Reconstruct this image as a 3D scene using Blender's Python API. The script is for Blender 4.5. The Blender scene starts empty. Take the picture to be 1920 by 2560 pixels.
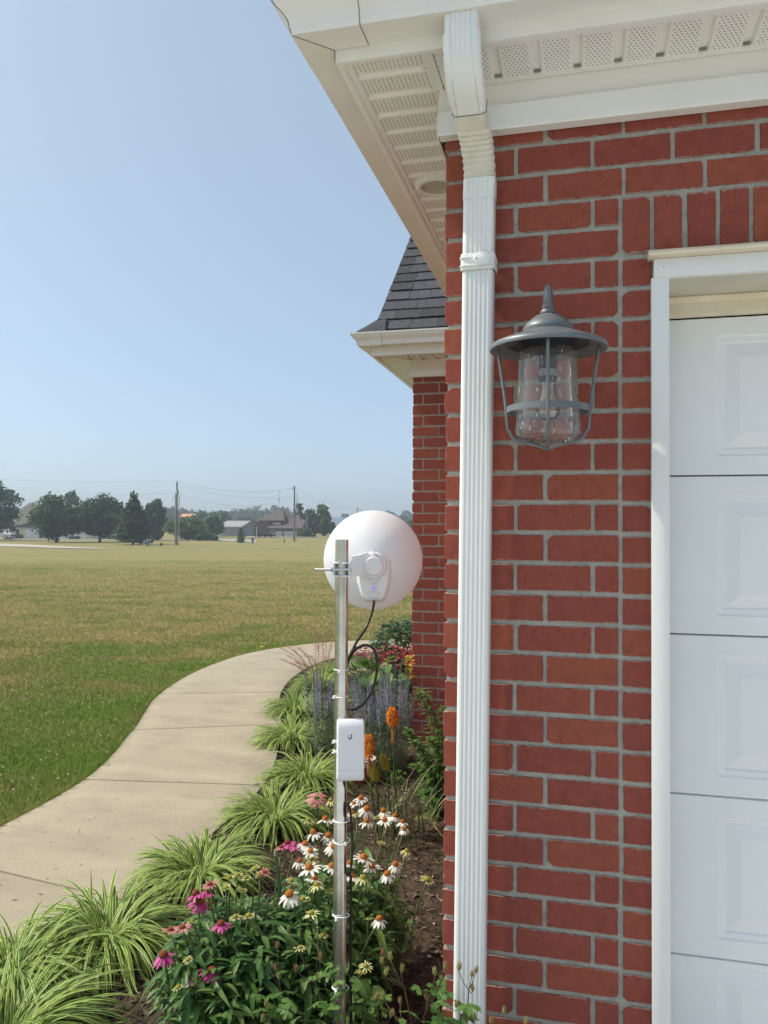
import bpy, math, random
import numpy as np
from mathutils import Vector, Matrix, noise

# ---------------------------------------------------------------- camera, sky, sun, exposure
sc = bpy.context.scene
R = math.radians
EYE = 1.62
YAW, PITCH, ROLL, FPX = R(14.0), R(1.1), R(0.28), 2000.0
fw = Vector((-math.sin(YAW) * math.cos(PITCH), math.cos(YAW) * math.cos(PITCH), math.sin(PITCH)))
r0 = Vector((math.cos(YAW), math.sin(YAW), 0))
u0 = r0.cross(fw)
rt = r0 * math.cos(ROLL) + u0 * math.sin(ROLL)
up = -r0 * math.sin(ROLL) + u0 * math.cos(ROLL)
cam = bpy.data.cameras.new('camera')
cam_o = bpy.data.objects.new('camera', cam)
sc.collection.objects.link(cam_o)
cam_o.matrix_world = Matrix(((rt.x, up.x, -fw.x, 0), (rt.y, up.y, -fw.y, 0), (rt.z, up.z, -fw.z, EYE), (0, 0, 0, 1)))
cam.sensor_fit = 'VERTICAL'
cam.sensor_height = 24.0
cam.lens = 24.0 * FPX / 2560.0
cam.clip_start = 0.05
cam.clip_end = 6000
sc.camera = cam_o
sc.render.resolution_x, sc.render.resolution_y = 768, 1024

SUN_EL, SUN_ROT = R(48), R(-98)
world = bpy.data.worlds.new('World')
sc.world = world
world.use_nodes = True
_n = world.node_tree.nodes
_sky = _n.new('ShaderNodeTexSky')
_sky.sky_type = 'NISHITA'
_sky.sun_disc = False
_sky.sun_elevation, _sky.sun_rotation = SUN_EL, SUN_ROT
_sky.air_density, _sky.dust_density, _sky.ozone_density = 0.5, 2.8, 0.5
_tint = _n.new('ShaderNodeMix')                      # camera white balance: a shade less violet
_tint.data_type, _tint.blend_type = 'RGBA', 'MULTIPLY'
_tint.inputs[0].default_value = 1.0
_tint.inputs[7].default_value = (0.88, 1.02, 0.98, 1)
world.node_tree.links.new(_sky.outputs[0], _tint.inputs[6])
_veil = _n.new('ShaderNodeMix')                      # even summer haze over the whole dome
_veil.data_type = 'RGBA'
_veil.inputs[0].default_value = 0.50
_veil.inputs[7].default_value = (2.20, 2.66, 3.16, 1)
world.node_tree.links.new(_tint.outputs[2], _veil.inputs[6])
world.node_tree.links.new(_veil.outputs[2], _n['Background'].inputs[0])
_n['Background'].inputs[1].default_value = 0.15
sun = bpy.data.lights.new('sun', 'SUN')
sun.energy, sun.angle, sun.color = 2.4, R(0.6), (1.0, 0.925, 0.79)
sun_o = bpy.data.objects.new('sun', sun)
sc.collection.objects.link(sun_o)
sun_o.rotation_euler = Vector((-math.sin(SUN_ROT) * math.cos(SUN_EL), -math.cos(SUN_ROT) * math.cos(SUN_EL), -math.sin(SUN_EL))).to_track_quat('-Z', 'Y').to_euler()
sc.view_settings.view_transform = 'Standard'
sc.view_settings.look = 'None'
sc.view_settings.exposure = 0.76
sc.view_settings.gamma = 1.0
sc.view_settings.use_curve_mapping = False
sc.render.engine = 'CYCLES'
sc.cycles.use_denoising = True
sc.cycles.max_bounces = 8
sc.cycles.transparent_max_bounces = 12
sc.cycles.volume_bounces = 0
sc.cycles.use_adaptive_sampling = True
sc.cycles.adaptive_threshold = 0.02

# ---------------------------------------------------------------- helpers
rng = random.Random(7)
EYEV = Vector((0, 0, EYE))


def ray(px, py):
    return fw + rt * ((px - 960) / FPX) - up * ((py - 1280) / FPX)


def at(px, py, depth):
    return EYEV + ray(px, py) * depth


def on_y(px, py, y):
    d = ray(px, py)
    return EYEV + d * (y / d.y)


def on_z(px, py, z=0.0):
    d = ray(px, py)
    return EYEV + d * ((z - EYE) / d.z)


def sstep(a, b, x):
    t = min(1.0, max(0.0, (x - a) / (b - a)))
    return t * t * (3 - 2 * t)


def ground_z(x, y):
    d = math.hypot(x, y)
    az = math.degrees(math.atan2(-x, y))
    z = -1.0 * sstep(10, 95, d)
    z += 0.75 * sstep(112, 140, d) * sstep(32, 22, az) if d > 112 else 0
    z += 1.2 * sstep(180, 420, d)
    return z


def link(o, parent=None):
    sc.collection.objects.link(o)
    if parent is not None:
        o.parent = parent
    return o


def tag(o, label=None, cat=None, group=None, kind=None):
    if label: o['label'] = label
    if cat: o['category'] = cat
    if group: o['group'] = group
    if kind: o['kind'] = kind
    return o


def empty(name, loc=(0, 0, 0), rz=0.0, label=None, cat=None, group=None):
    o = bpy.data.objects.new(name, None)
    o.location = loc
    o.rotation_euler = (0, 0, rz)
    link(o)
    return tag(o, label, cat, group)


class MB:
    """collects shapes, builds one mesh object; `o` is subtracted from every vertex"""

    def __init__(s, o=(0, 0, 0)):
        s.v, s.f, s.a, s.u = [], [], [], []
        s.o = Vector(o)
        s.r = 0.5

    def add(s, vs, fs, us=None):
        b = len(s.v)
        s.v.extend([(p[0] - s.o.x, p[1] - s.o.y, p[2] - s.o.z) for p in vs])
        s.a.extend([s.r] * len(vs))
        s.u.extend(us if us else [0.0] * len(vs))
        s.f.extend([tuple(i + b for i in f) for f in fs])
        return s

    def box(s, x0, x1, y0, y1, z0, z1):
        return s.add([(x0, y0, z0), (x1, y0, z0), (x1, y1, z0), (x0, y1, z0), (x0, y0, z1), (x1, y0, z1), (x1, y1, z1), (x0, y1, z1)],
                     [(0, 3, 2, 1), (4, 5, 6, 7), (0, 1, 5, 4), (1, 2, 6, 5), (2, 3, 7, 6), (3, 0, 4, 7)])

    def cbox(s, c, sx, sy, sz, m=None):
        vs = [Vector((x * sx / 2, y * sy / 2, z * sz / 2)) for z in (-1, 1) for (x, y) in ((-1, -1), (1, -1), (1, 1), (-1, 1))]
        if m is not None: vs = [m @ p for p in vs]
        return s.add([p + Vector(c) for p in vs], [(0, 3, 2, 1), (4, 5, 6, 7), (0, 1, 5, 4), (1, 2, 6, 5), (2, 3, 7, 6), (3, 0, 4, 7)])

    def tube(s, pts, r, n=8, cap=True, flat=1.0):
        pts = [Vector(p) for p in pts]
        rs = r if isinstance(r, (list, tuple)) else [r] * len(pts)
        vs, fs = [], []
        prev = None
        for i, p in enumerate(pts):
            t = (pts[min(i + 1, len(pts) - 1)] - pts[max(i - 1, 0)]).normalized()
            if prev is None:
                a = Vector((0, 0, 1)) if abs(t.z) < .9 else Vector((1, 0, 0))
                x = t.cross(a).normalized()
            else:
                x = (prev - t * prev.dot(t)).normalized()
            prev = x
            y = t.cross(x)
            for k in range(n):
                an = 2 * math.pi * k / n
                vs.append(p + x * (rs[i] * math.cos(an)) + y * (rs[i] * flat * math.sin(an)))
        for i in range(len(pts) - 1):
            for k in range(n):
                a, b = i * n + k, i * n + (k + 1) % n
                fs.append((a, b, b + n, a + n))
        if cap:
            fs.append(tuple(reversed(range(n))))
            fs.append(tuple(range((len(pts) - 1) * n, len(pts) * n)))
        return s.add(vs, fs)

    def lathe(s, prof, c=(0, 0, 0), n=32, axis='z', close=False):
        """prof: (radius, height) pairs"""
        c = Vector(c)
        vs, fs = [], []
        for r, h in prof:
            for k in range(n):
                an = 2 * math.pi * k / n
                q = (r * math.cos(an), r * math.sin(an), h) if axis == 'z' else (r * math.cos(an), h, r * math.sin(an))
                vs.append(c + Vector(q))
        for i in range(len(prof) - 1):
            for k in range(n):
                a, b = i * n + k, i * n + (k + 1) % n
                fs.append((a, b, b + n, a + n))
        if close:
            fs.append(tuple(reversed(range(n))))
            fs.append(tuple(range((len(prof) - 1) * n, len(prof) * n)))
        return s.add(vs, fs)

    def prism(s, outline, y0, y1, plane='xz'):
        """outline of (a, b) pairs extruded along the third axis"""
        n = len(outline)
        if plane == 'xz':
            vs = [(a, y0, b) for a, b in outline] + [(a, y1, b) for a, b in outline]
        elif plane == 'yz':
            vs = [(y0, a, b) for a, b in outline] + [(y1, a, b) for a, b in outline]
        else:
            vs = [(a, b, y0) for a, b in outline] + [(a, b, y1) for a, b in outline]
        fs = [tuple(range(n)), tuple(reversed(range(n, 2 * n)))]
        for i in range(n):
            j = (i + 1) % n
            fs.append((i, i + n, j + n, j))
        return s.add(vs, fs)

    def quad(s, *p):
        return s.add(p, [tuple(range(len(p)))])

    def mesh(s, name):
        me = bpy.data.meshes.new(name)
        me.from_pydata(s.v, [], s.f)
        at_ = me.attributes.new('rnd', 'FLOAT', 'POINT')
        at_.data.foreach_set('value', s.a)
        if any(s.u):
            au = me.attributes.new('across', 'FLOAT', 'POINT')
            au.data.foreach_set('value', s.u)
        me.update()
        return me

    def build(s, name, m, parent=None, smooth=False, kind=None, label=None, cat=None, fix=True):
        me = s.mesh(name)
        if fix:
            import bmesh
            bm = bmesh.new()
            bm.from_mesh(me)
            bmesh.ops.recalc_face_normals(bm, faces=bm.faces)
            bm.to_mesh(me)
            bm.free()
        me.materials.append(m)
        if smooth:
            shade(me, smooth)
        o = bpy.data.objects.new(name, me)
        link(o, parent)
        tag(o, label, cat, None, kind)
        return o


def shade(me, ang=True):
    me.polygons.foreach_set('use_smooth', [True] * len(me.polygons))
    if ang is not True:
        import bmesh
        bm = bmesh.new()
        bm.from_mesh(me)
        for e in bm.edges:
            e.smooth = len(e.link_faces) < 2 or e.calc_face_angle(0) < R(ang)
        bm.to_mesh(me)
        bm.free()
    me.update()


def bevel(o, w, seg=2, ang=30):
    import bmesh
    bm = bmesh.new()
    bm.from_mesh(o.data)
    es = [e for e in bm.edges if len(e.link_faces) == 2 and e.calc_face_angle(0) > R(ang)]
    bmesh.ops.bevel(bm, geom=es, offset=w, segments=seg, profile=.5, affect='EDGES', clamp_overlap=True)
    bm.to_mesh(o.data)
    bm.free()
    shade(o.data, 40)
    return o


def inst(name, me, parent, loc=(0, 0, 0), rot=(0, 0, 0), scale=1.0):
    o = bpy.data.objects.new(name, me)
    o.location = loc
    o.rotation_euler = rot
    o.scale = (scale,) * 3 if not isinstance(scale, tuple) else scale
    return link(o, parent)


def build_np(name, V, F, m, parent=None, rnd=None, kind=None, smooth=False, across=None):
    """fast mesh from numpy arrays; F is (n, k) with the same k for all faces"""
    me = bpy.data.meshes.new(name)
    n, k = F.shape
    me.vertices.add(len(V))
    me.vertices.foreach_set('co', V.astype(np.float32).ravel())
    me.loops.add(n * k)
    me.loops.foreach_set('vertex_index', F.astype(np.int32).ravel())
    me.polygons.add(n)
    me.polygons.foreach_set('loop_start', np.arange(0, n * k, k, dtype=np.int32))
    if rnd is not None:
        a = me.attributes.new('rnd', 'FLOAT', 'POINT')
        a.data.foreach_set('value', rnd.astype(np.float32))
    if across is not None:
        a = me.attributes.new('across', 'FLOAT', 'POINT')
        a.data.foreach_set('value', across.astype(np.float32))
    me.update(calc_edges=True)
    me.materials.append(m)
    o = bpy.data.objects.new(name, me)
    link(o, parent)
    return tag(o, kind=kind)


# ---------------------------------------------------------------- materials
def nt(name):
    m = bpy.data.materials.new(name)
    m.use_nodes = True
    t = m.node_tree
    return m, t, t.nodes['Principled BSDF']


def nd(t, typ, **kw):
    n = t.nodes.new(typ)
    for k, v in kw.items():
        if k.startswith('i'):
            n.inputs[int(k[1:])].default_value = v
        else:
            setattr(n, k, v)
    return n


def L(t, a, b):
    t.links.new(a, b)


def ramp(t, fac, stops):
    n = t.nodes.new('ShaderNodeValToRGB')
    e = n.color_ramp.elements
    while len(e) > 1: e.remove(e[-1])
    e[0].position, e[0].color = stops[0][0], (*stops[0][1], 1)
    for p, c in stops[1:]:
        k = e.new(p)
        k.color = (*c, 1)
    L(t, fac, n.inputs[0])
    return n.outputs[0]


def mixc(t, fac, a, b, mode='MIX'):
    n = t.nodes.new('ShaderNodeMix')
    n.data_type = 'RGBA'
    n.blend_type = mode
    for s_, v in ((n.inputs[0], fac), (n.inputs[6], a), (n.inputs[7], b)):
        if hasattr(v, 'is_linked') or hasattr(v, 'links'):
            L(t, v, s_)
        elif isinstance(v, (int, float)):
            s_.default_value = v
        else:
            s_.default_value = (*v, 1)
    return n.outputs[2]


def math_(t, op, a, b=None):
    n = t.nodes.new('ShaderNodeMath')
    n.operation = op
    for i, v in enumerate((a, b)):
        if v is None: continue
        if isinstance(v, (int, float)): n.inputs[i].default_value = v
        else: L(t, v, n.inputs[i])
    return n.outputs[0]


def coords(t, kind='Object', scale=(1, 1, 1)):
    if kind == 'World':
        src = t.nodes.new('ShaderNodeNewGeometry').outputs['Position']
    else:
        src = t.nodes.new('ShaderNodeTexCoord').outputs[kind]
    mp = t.nodes.new('ShaderNodeMapping')
    mp.inputs[3].default_value = scale
    L(t, src, mp.inputs[0])
    return mp.outputs[0]


def noise_(t, vec, scale, detail=4.0, rough=.55):
    n = t.nodes.new('ShaderNodeTexNoise')
    n.inputs['Scale'].default_value = scale
    n.inputs['Detail'].default_value = detail
    n.inputs['Roughness'].default_value = rough
    L(t, vec, n.inputs['Vector'])
    return n.outputs[0]


def bump_(t, h, strength, dist=.01, normal=None):
    n = t.nodes.new('ShaderNodeBump')
    n.inputs['Strength'].default_value = strength
    n.inputs['Distance'].default_value = dist
    L(t, h, n.inputs['Height'])
    if normal is not None: L(t, normal, n.inputs['Normal'])
    return n.outputs[0]


def mat(name, col, rough=.6, col2=None, nscale=6, bump=0.0, bscale=60, metal=0.0, spec=.4, rnd=0.0, coord='Object', lo=.35, hi=.65, bdist=.004):
    m, t, b = nt(name)
    b.inputs['Roughness'].default_value = rough
    b.inputs['Metallic'].default_value = metal
    b.inputs['Specular IOR Level'].default_value = spec
    v = coords(t, coord)
    if col2:
        c = ramp(t, noise_(t, v, nscale, 6), [(lo, col), (hi, col2)])
    else:
        n = nd(t, 'ShaderNodeRGB')
        n.outputs[0].default_value = (*col, 1)
        c = n.outputs[0]
    if rnd:
        oi = nd(t, 'ShaderNodeObjectInfo')
        h = nd(t, 'ShaderNodeHueSaturation')
        L(t, math_(t, 'MULTIPLY_ADD', oi.outputs['Random'], rnd), h.inputs['Value'])
        h.inputs['Value'].links[0].from_node.inputs[2].default_value = 1 - rnd / 2
        L(t, c, h.inputs['Color'])
        c = h.outputs[0]
    L(t, c, b.inputs['Base Color'])
    if bump:
        L(t, bump_(t, noise_(t, v, bscale, 5), bump, bdist), b.inputs['Normal'])
    return m


def leafmat(name, cols, transl=.35, rough=.5, nvar=0.0, stripe=None, spec=.3, world_var=None):
    """cols: stops over the per-leaf value `rnd`; stripe: colour at the leaf edges"""
    m, t, b = nt(name)
    a = nd(t, 'ShaderNodeAttribute', attribute_name='rnd')
    oi = nd(t, 'ShaderNodeObjectInfo')
    f = math_(t, 'FRACT', math_(t, 'ADD', a.outputs['Fac'], math_(t, 'MULTIPLY', oi.outputs['Random'], nvar))) if nvar else a.outputs['Fac']
    c = ramp(t, f, cols)
    if stripe:
        u = nd(t, 'ShaderNodeAttribute', attribute_name='across')
        e = math_(t, 'GREATER_THAN', math_(t, 'ABSOLUTE', u.outputs['Fac']), stripe[1])
        c = mixc(t, e, c, stripe[0])
    if world_var:
        nz = noise_(t, coords(t, 'World'), world_var[1], 3)
        c = mixc(t, nz, c, world_var[0], 'MULTIPLY')
    L(t, c, b.inputs['Base Color'])
    b.inputs['Roughness'].default_value = rough
    b.inputs['Specular IOR Level'].default_value = spec
    tr = nd(t, 'ShaderNodeBsdfTranslucent')
    L(t, c, tr.inputs[0])
    mx = nd(t, 'ShaderNodeMixShader')
    mx.inputs[0].default_value = transl
    L(t, b.outputs[0], mx.inputs[1])
    L(t, tr.outputs[0], mx.inputs[2])
    L(t, mx.outputs[0], t.nodes['Material Output'].inputs[0])
    return m


def brick_mat(name):
    m, t, b = nt(name)
    v = coords(t)
    oi = nd(t, 'ShaderNodeObjectInfo')
    ad = nd(t, 'ShaderNodeVectorMath', operation='ADD')
    L(t, v, ad.inputs[0])
    cb = nd(t, 'ShaderNodeCombineXYZ')
    L(t, math_(t, 'MULTIPLY', oi.outputs['Random'], 37.0), cb.inputs[0])
    L(t, cb.outputs[0], ad.inputs[1])
    v = ad.outputs[0]
    base = ramp(t, oi.outputs['Random'], [(0, (.265, .066, .046)), (.35, (.29, .072, .048)), (.7, (.305, .078, .048)), (1, (.325, .088, .049))])
    big = noise_(t, v, 9, 4)
    c = mixc(t, math_(t, 'MULTIPLY', big, .4), base, (.16, .045, .042))
    mid = noise_(t, v, 34, 5, .65)
    c = mixc(t, 1.0, c, ramp(t, mid, [(.3, (.84, .82, .82)), (.5, (1, 1, 1)), (.7, (1.15, 1.17, 1.18))]), 'MULTIPLY')
    # short dark drag marks left by the wire cut, and pits
    mp = nd(t, 'ShaderNodeMapping')
    mp.inputs[3].default_value = (1.0, 1, .33)
    L(t, v, mp.inputs[0])
    vo = nd(t, 'ShaderNodeTexVoronoi')
    vo.inputs['Scale'].default_value = 150
    L(t, mp.outputs[0], vo.inputs[0])
    pit = math_(t, 'LESS_THAN', vo.outputs['Distance'], .17)
    msk = math_(t, 'GREATER_THAN', noise_(t, v, 38, 3), .53)
    pit = math_(t, 'MULTIPLY', pit, msk)
    c = mixc(t, math_(t, 'MULTIPLY', pit, .8), c, (.055, .02, .018))
    vo2 = nd(t, 'ShaderNodeTexVoronoi')
    vo2.inputs['Scale'].default_value = 60
    L(t, v, vo2.inputs[0])
    sp = math_(t, 'LESS_THAN', vo2.outputs['Distance'], .055)
    c = mixc(t, math_(t, 'MULTIPLY', sp, .6), c, (.5, .36, .28))
    # film of mortar left along the arrises
    gs = nd(t, 'ShaderNodeSeparateXYZ')
    L(t, nd(t, 'ShaderNodeTexCoord').outputs['Generated'], gs.inputs[0])
    ex = math_(t, 'ABSOLUTE', math_(t, 'SUBTRACT', gs.outputs[0], .5))
    ez = math_(t, 'ABSOLUTE', math_(t, 'SUBTRACT', gs.outputs[2], .5))
    edge = math_(t, 'MAXIMUM', math_(t, 'MULTIPLY', math_(t, 'SUBTRACT', ex, .455), 9), math_(t, 'MULTIPLY', math_(t, 'SUBTRACT', ez, .40), 6))
    film = math_(t, 'MULTIPLY', math_(t, 'GREATER_THAN', math_(t, 'ADD', edge, noise_(t, v, 70, 4, .6)), .92), .6)
    c = mixc(t, film, c, (.40, .33, .29))
    L(t, c, b.inputs['Base Color'])
    b.inputs['Roughness'].default_value = .85
    b.inputs['Specular IOR Level'].default_value = .25
    h = math_(t, 'SUBTRACT', noise_(t, v, 220, 4), math_(t, 'MULTIPLY', pit, 1.2))
    L(t, bump_(t, h, .5, .0015), b.inputs['Normal'])
    return m


def soffit_mat(name, along):
    """white vented soffit: rows of punched holes; `along` = axis index across the ribs"""
    m, t, b = nt(name)
    tc = nd(t, 'ShaderNodeTexCoord').outputs['Object']
    sp = nd(t, 'ShaderNodeSeparateXYZ')
    L(t, tc, sp.inputs[0])
    a, c_ = sp.outputs[along], sp.outputs[1 - along]
    s = .0112
    row = math_(t, 'FLOOR', math_(t, 'DIVIDE', c_, s * 1.06))
    off = math_(t, 'MULTIPLY', math_(t, 'MODULO', row, 2.0), .5)
    fx = math_(t, 'SUBTRACT', math_(t, 'FRACT', math_(t, 'ADD', math_(t, 'DIVIDE', a, s), off)), .5)
    fy = math_(t, 'SUBTRACT', math_(t, 'FRACT', math_(t, 'DIVIDE', c_, s * 1.06)), .5)
    d = math_(t, 'ADD', math_(t, 'MULTIPLY', fx, fx), math_(t, 'MULTIPLY', fy, fy))
    hole = math_(t, 'LESS_THAN', d, .036)
    inside = math_(t, 'MULTIPLY', math_(t, 'GREATER_THAN', a, .004), math_(t, 'LESS_THAN', a, .068))
    hole = math_(t, 'MULTIPLY', hole, inside)
    nz = noise_(t, coords(t, 'World'), 9, 4)
    col = ramp(t, nz, [(.3, (.85, .84, .81)), (.7, (.81, .795, .765))])
    L(t, mixc(t, hole, col, (.05, .04, .035)), b.inputs['Base Color'])
    b.inputs['Roughness'].default_value = .5
    return m


def lawn_color(t):
    """colour of the turf by place: lush beside the path, dry patches further out"""
    g = nd(t, 'ShaderNodeNewGeometry').outputs['Position']
    def sub(sc_, det):
        return noise_(t, g, sc_, det)
    d = nd(t, 'ShaderNodeVectorMath', operation='DISTANCE')
    L(t, g, d.inputs[0])
    d.inputs[1].default_value = (-2.9, 6.0, 0)
    mr = nd(t, 'ShaderNodeMapRange')
    mr.inputs[1].default_value, mr.inputs[2].default_value = 1.0, 6.0
    L(t, d.outputs['Value'], mr.inputs[0])
    mp = nd(t, 'ShaderNodeMapping')
    mp.inputs[2].default_value = (0, 0, R(-8))
    mp.inputs[3].default_value = (.10, .55, 1)
    L(t, g, mp.inputs[0])
    streak = noise_(t, mp.outputs[0], .8, 5, .6)
    patch = math_(t, 'ADD', math_(t, 'MULTIPLY', sub(.9, 6), .75), math_(t, 'MULTIPLY', streak, .55))
    mp2 = nd(t, 'ShaderNodeMapping')
    mp2.inputs[2].default_value = (0, 0, R(-16))
    mp2.inputs[3].default_value = (.025, .22, 1)
    L(t, g, mp2.inputs[0])
    bands = noise_(t, mp2.outputs[0], 1.0, 4, .6)
    patch = math_(t, 'ADD', patch, math_(t, 'MULTIPLY', math_(t, 'SUBTRACT', bands, .5), .55))
    dry = math_(t, 'ADD', math_(t, 'SUBTRACT', math_(t, 'MULTIPLY', patch, 1.35), .67), math_(t, 'MULTIPLY', mr.outputs[0], .34))
    c = ramp(t, dry, [(.10, (.140, .215, .042)), (.27, (.175, .218, .056)), (.40, (.225, .222, .080)), (.56, (.31, .262, .118))])
    return c


def lawn_mat(name):
    m, t, b = nt(name)
    c = lawn_color(t)
    g = nd(t, 'ShaderNodeNewGeometry').outputs['Position']
    fine = noise_(t, g, 26, 5, .7)
    c = mixc(t, 1.0, c, ramp(t, fine, [(.3, (.68, .68, .64)), (.7, (1.1, 1.09, 1.04))]), 'MULTIPLY')
    L(t, c, b.inputs['Base Color'])
    b.inputs['Roughness'].default_value = .9
    b.inputs['Specular IOR Level'].default_value = .1
    L(t, bump_(t, fine, .9, .04), b.inputs['Normal'])
    return m


def blade_mat(name):
    m, t, b = nt(name)
    c = lawn_color(t)
    a = nd(t, 'ShaderNodeAttribute', attribute_name='rnd')
    c = mixc(t, 1.0, c, ramp(t, a.outputs['Fac'], [(0, (1.0, 1.0, .9)), (.6, (1.35, 1.35, 1.2)), (.95, (1.5, 1.45, 1.35)), (1, (1.9, 1.75, 1.65))]), 'MULTIPLY')
    L(t, c, b.inputs['Base Color'])
    b.inputs['Roughness'].default_value = .6
    b.inputs['Specular IOR Level'].default_value = .25
    tr = nd(t, 'ShaderNodeBsdfTranslucent')
    L(t, c, tr.inputs[0])
    mx = nd(t, 'ShaderNodeMixShader')
    mx.inputs[0].default_value = .35
    L(t, b.outputs[0], mx.inputs[1])
    L(t, tr.outputs[0], mx.inputs[2])
    L(t, mx.outputs[0], t.nodes['Material Output'].inputs[0])
    return m


def concrete_mat(name):
    m, t, b = nt(name)
    v = coords(t, 'World')
    mp = nd(t, 'ShaderNodeMapping')
    mp.inputs[2].default_value = (0, 0, R(10))
    mp.inputs[3].default_value = (.6, 2.4, 1)
    L(t, v, mp.inputs[0])
    c = ramp(t, noise_(t, mp.outputs[0], 1.6, 6, .6), [(.25, (.295, .248, .180)), (.5, (.355, .302, .220)), (.75, (.42, .362, .27))])
    fine = noise_(t, v, 160, 3)
    c = mixc(t, .25, c, ramp(t, fine, [(.35, (.22, .18, .13)), (.65, (.50, .43, .33))]))
    vo = nd(t, 'ShaderNodeTexVoronoi')
    vo.inputs['Scale'].default_value = 9
    L(t, v, vo.inputs[0])
    c = mixc(t, math_(t, 'MULTIPLY', math_(t, 'LESS_THAN', vo.outputs['Distance'], .03), .55), c, (.16, .12, .09))
    st = ramp(t, noise_(t, v, 3.1, 7, .68), [(.30, (.88, .86, .84)), (.47, (1.02, 1.02, 1.02)), (.66, (1.08, 1.08, 1.07))])
    c = mixc(t, 1.0, c, st, 'MULTIPLY')
    mb_ = nd(t, 'ShaderNodeMapping')
    mb_.inputs[3].default_value = (3, 120, 1)
    L(t, v, mb_.inputs[0])
    broom = noise_(t, mb_.outputs[0], 2.0, 3)
    c = mixc(t, .10, c, ramp(t, broom, [(.35, (.2, .17, .13)), (.65, (.55, .49, .4))]))
    L(t, c, b.inputs['Base Color'])
    b.inputs['Roughness'].default_value = .85
    b.inputs['Specular IOR Level'].default_value = .25
    L(t, bump_(t, math_(t, 'ADD', fine, broom), .3, .003), b.inputs['Normal'])
    return m


def glass_mat(name, tint, seeds=True, refl=.10):
    m, t, b = nt(name)
    tr = nd(t, 'ShaderNodeBsdfTransparent')
    tr.inputs[0].default_value = (*tint, 1)
    gl = nd(t, 'ShaderNodeBsdfGlossy')
    gl.inputs['Roughness'].default_value = .04
    df = nd(t, 'ShaderNodeBsdfDiffuse')
    df.inputs[0].default_value = (.8, .8, .78, 1)
    fr = nd(t, 'ShaderNodeLayerWeight')
    fr.inputs[0].default_value = .25
    v = coords(t)
    f = math_(t, 'ADD', math_(t, 'MULTIPLY', fr.outputs['Fresnel'], .9), refl * .45)
    mx = nd(t, 'ShaderNodeMixShader')
    L(t, f, mx.inputs[0])
    L(t, tr.outputs[0], mx.inputs[1])
    L(t, gl.outputs[0], mx.inputs[2])
    out = mx.outputs[0]
    if seeds:
        mp = nd(t, 'ShaderNodeMapping')
        mp.inputs[3].default_value = (1, 1, .45)
        L(t, v, mp.inputs[0])
        vo = nd(t, 'ShaderNodeTexVoronoi')
        vo.inputs['Scale'].default_value = 75
        L(t, mp.outputs[0], vo.inputs[0])
        sd = math_(t, 'LESS_THAN', vo.outputs['Distance'], .2)
        film = math_(t, 'MULTIPLY', noise_(t, mp.outputs[0], 14, 3), .13)  # milky white mixed into the glass, standing in for reflected sky
        k = math_(t, 'ADD', math_(t, 'MULTIPLY', sd, .22), film)
        m2 = nd(t, 'ShaderNodeMixShader')
        L(t, k, m2.inputs[0])
        L(t, out, m2.inputs[1])
        L(t, df.outputs[0], m2.inputs[2])
        out = m2.outputs[0]
        L(t, bump_(t, vo.outputs['Distance'], .15, .002), gl.inputs['Normal'])
    L(t, out, t.nodes['Material Output'].inputs[0])
    return m


M = {}
M['brick'] = brick_mat('red brick')
M['mortar'] = mat('grey mortar', (.345, .33, .29), .95, (.44, .425, .38), 30, .9, 150, spec=.1, bdist=.004)
M['trim'] = mat('white painted trim', (.84, .835, .815), .42, (.80, .795, .77), 5, .05, 30)
M['vinyl'] = mat('white vinyl', (.80, .80, .79), .38, (.78, .78, .76), 3)
M['alu'] = mat('white gutter aluminium', (.83, .825, .805), .38, (.79, .78, .755), 7, .03, 20)
M['spout'] = mat('white downspout paint', (.82, .83, .82), .35, (.78, .79, .78), 4)
M['grime'] = mat('weathered elbow paint', (.66, .63, .54), .5, (.54, .50, .41), 14)
M['door'] = mat('white garage door steel', (.84, .86, .87), .45, (.81, .83, .84), 3, .25, 260, bdist=.0008)
M['cream'] = mat('cream door stop', (.78, .70, .55), .5, (.70, .61, .46), 12)
M['underside'] = mat('tan head board', (.60, .57, .47), .6, (.55, .52, .43), 6)
M['dark_gap'] = mat('dark gap', (.03, .03, .03), .9)
M['shingle'] = mat('charcoal shingle', (.055, .055, .065), .9, (.10, .098, .11), 55, .8, 200, rnd=.5, spec=.15)
M['soffit_f'] = soffit_mat('vented soffit front', 0)
M['soffit_s'] = soffit_mat('vented soffit side', 1)
M['concrete'] = concrete_mat('broom finished concrete')
M['lawn'] = lawn_mat('mown turf')
M['blade'] = blade_mat('grass blades')
M['soil'] = mat('dark mulch soil', (.035, .024, .017), .95, (.10, .072, .05), 14, 1.0, 45, spec=.1, coord='World', bdist=.02)
M['galv'] = mat('galvanised steel', (.66, .68, .68), .24, (.52, .54, .54), 22, .05, 90, metal=1.0)
M['zinc'] = mat('zinc plated bolt', (.62, .62, .62), .3, metal=.9)
M['abs'] = mat('white radio plastic', (.80, .80, .83), .32, (.79, .79, .82), 3)
M['dish'] = mat('white dish coating', (.82, .82, .84), .36, (.80, .80, .83), 2)
M['cable'] = mat('black cable jacket', (.012, .012, .014), .35)
M['nylon'] = mat('white nylon', (.85, .85, .83), .4)
M['logo'] = mat('grey logo ink', (.10, .11, .13), .5)
M['lantern'] = mat('grey zinc lantern', (.185, .20, .215), .42, (.15, .165, .18), 25, .1, 60, metal=.3)
M['lantern_in'] = mat('dark lantern underside', (.03, .035, .045), .5)
M['glass'] = glass_mat('seeded lantern glass', (.93, .90, .88))
M['bulb_glass'] = glass_mat('clear bulb glass', (.97, .97, .96), seeds=False, refl=.3)
M['seal'] = mat('dirty sealant', (.16, .155, .15), .9, (.28, .27, .25), 40)
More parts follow.
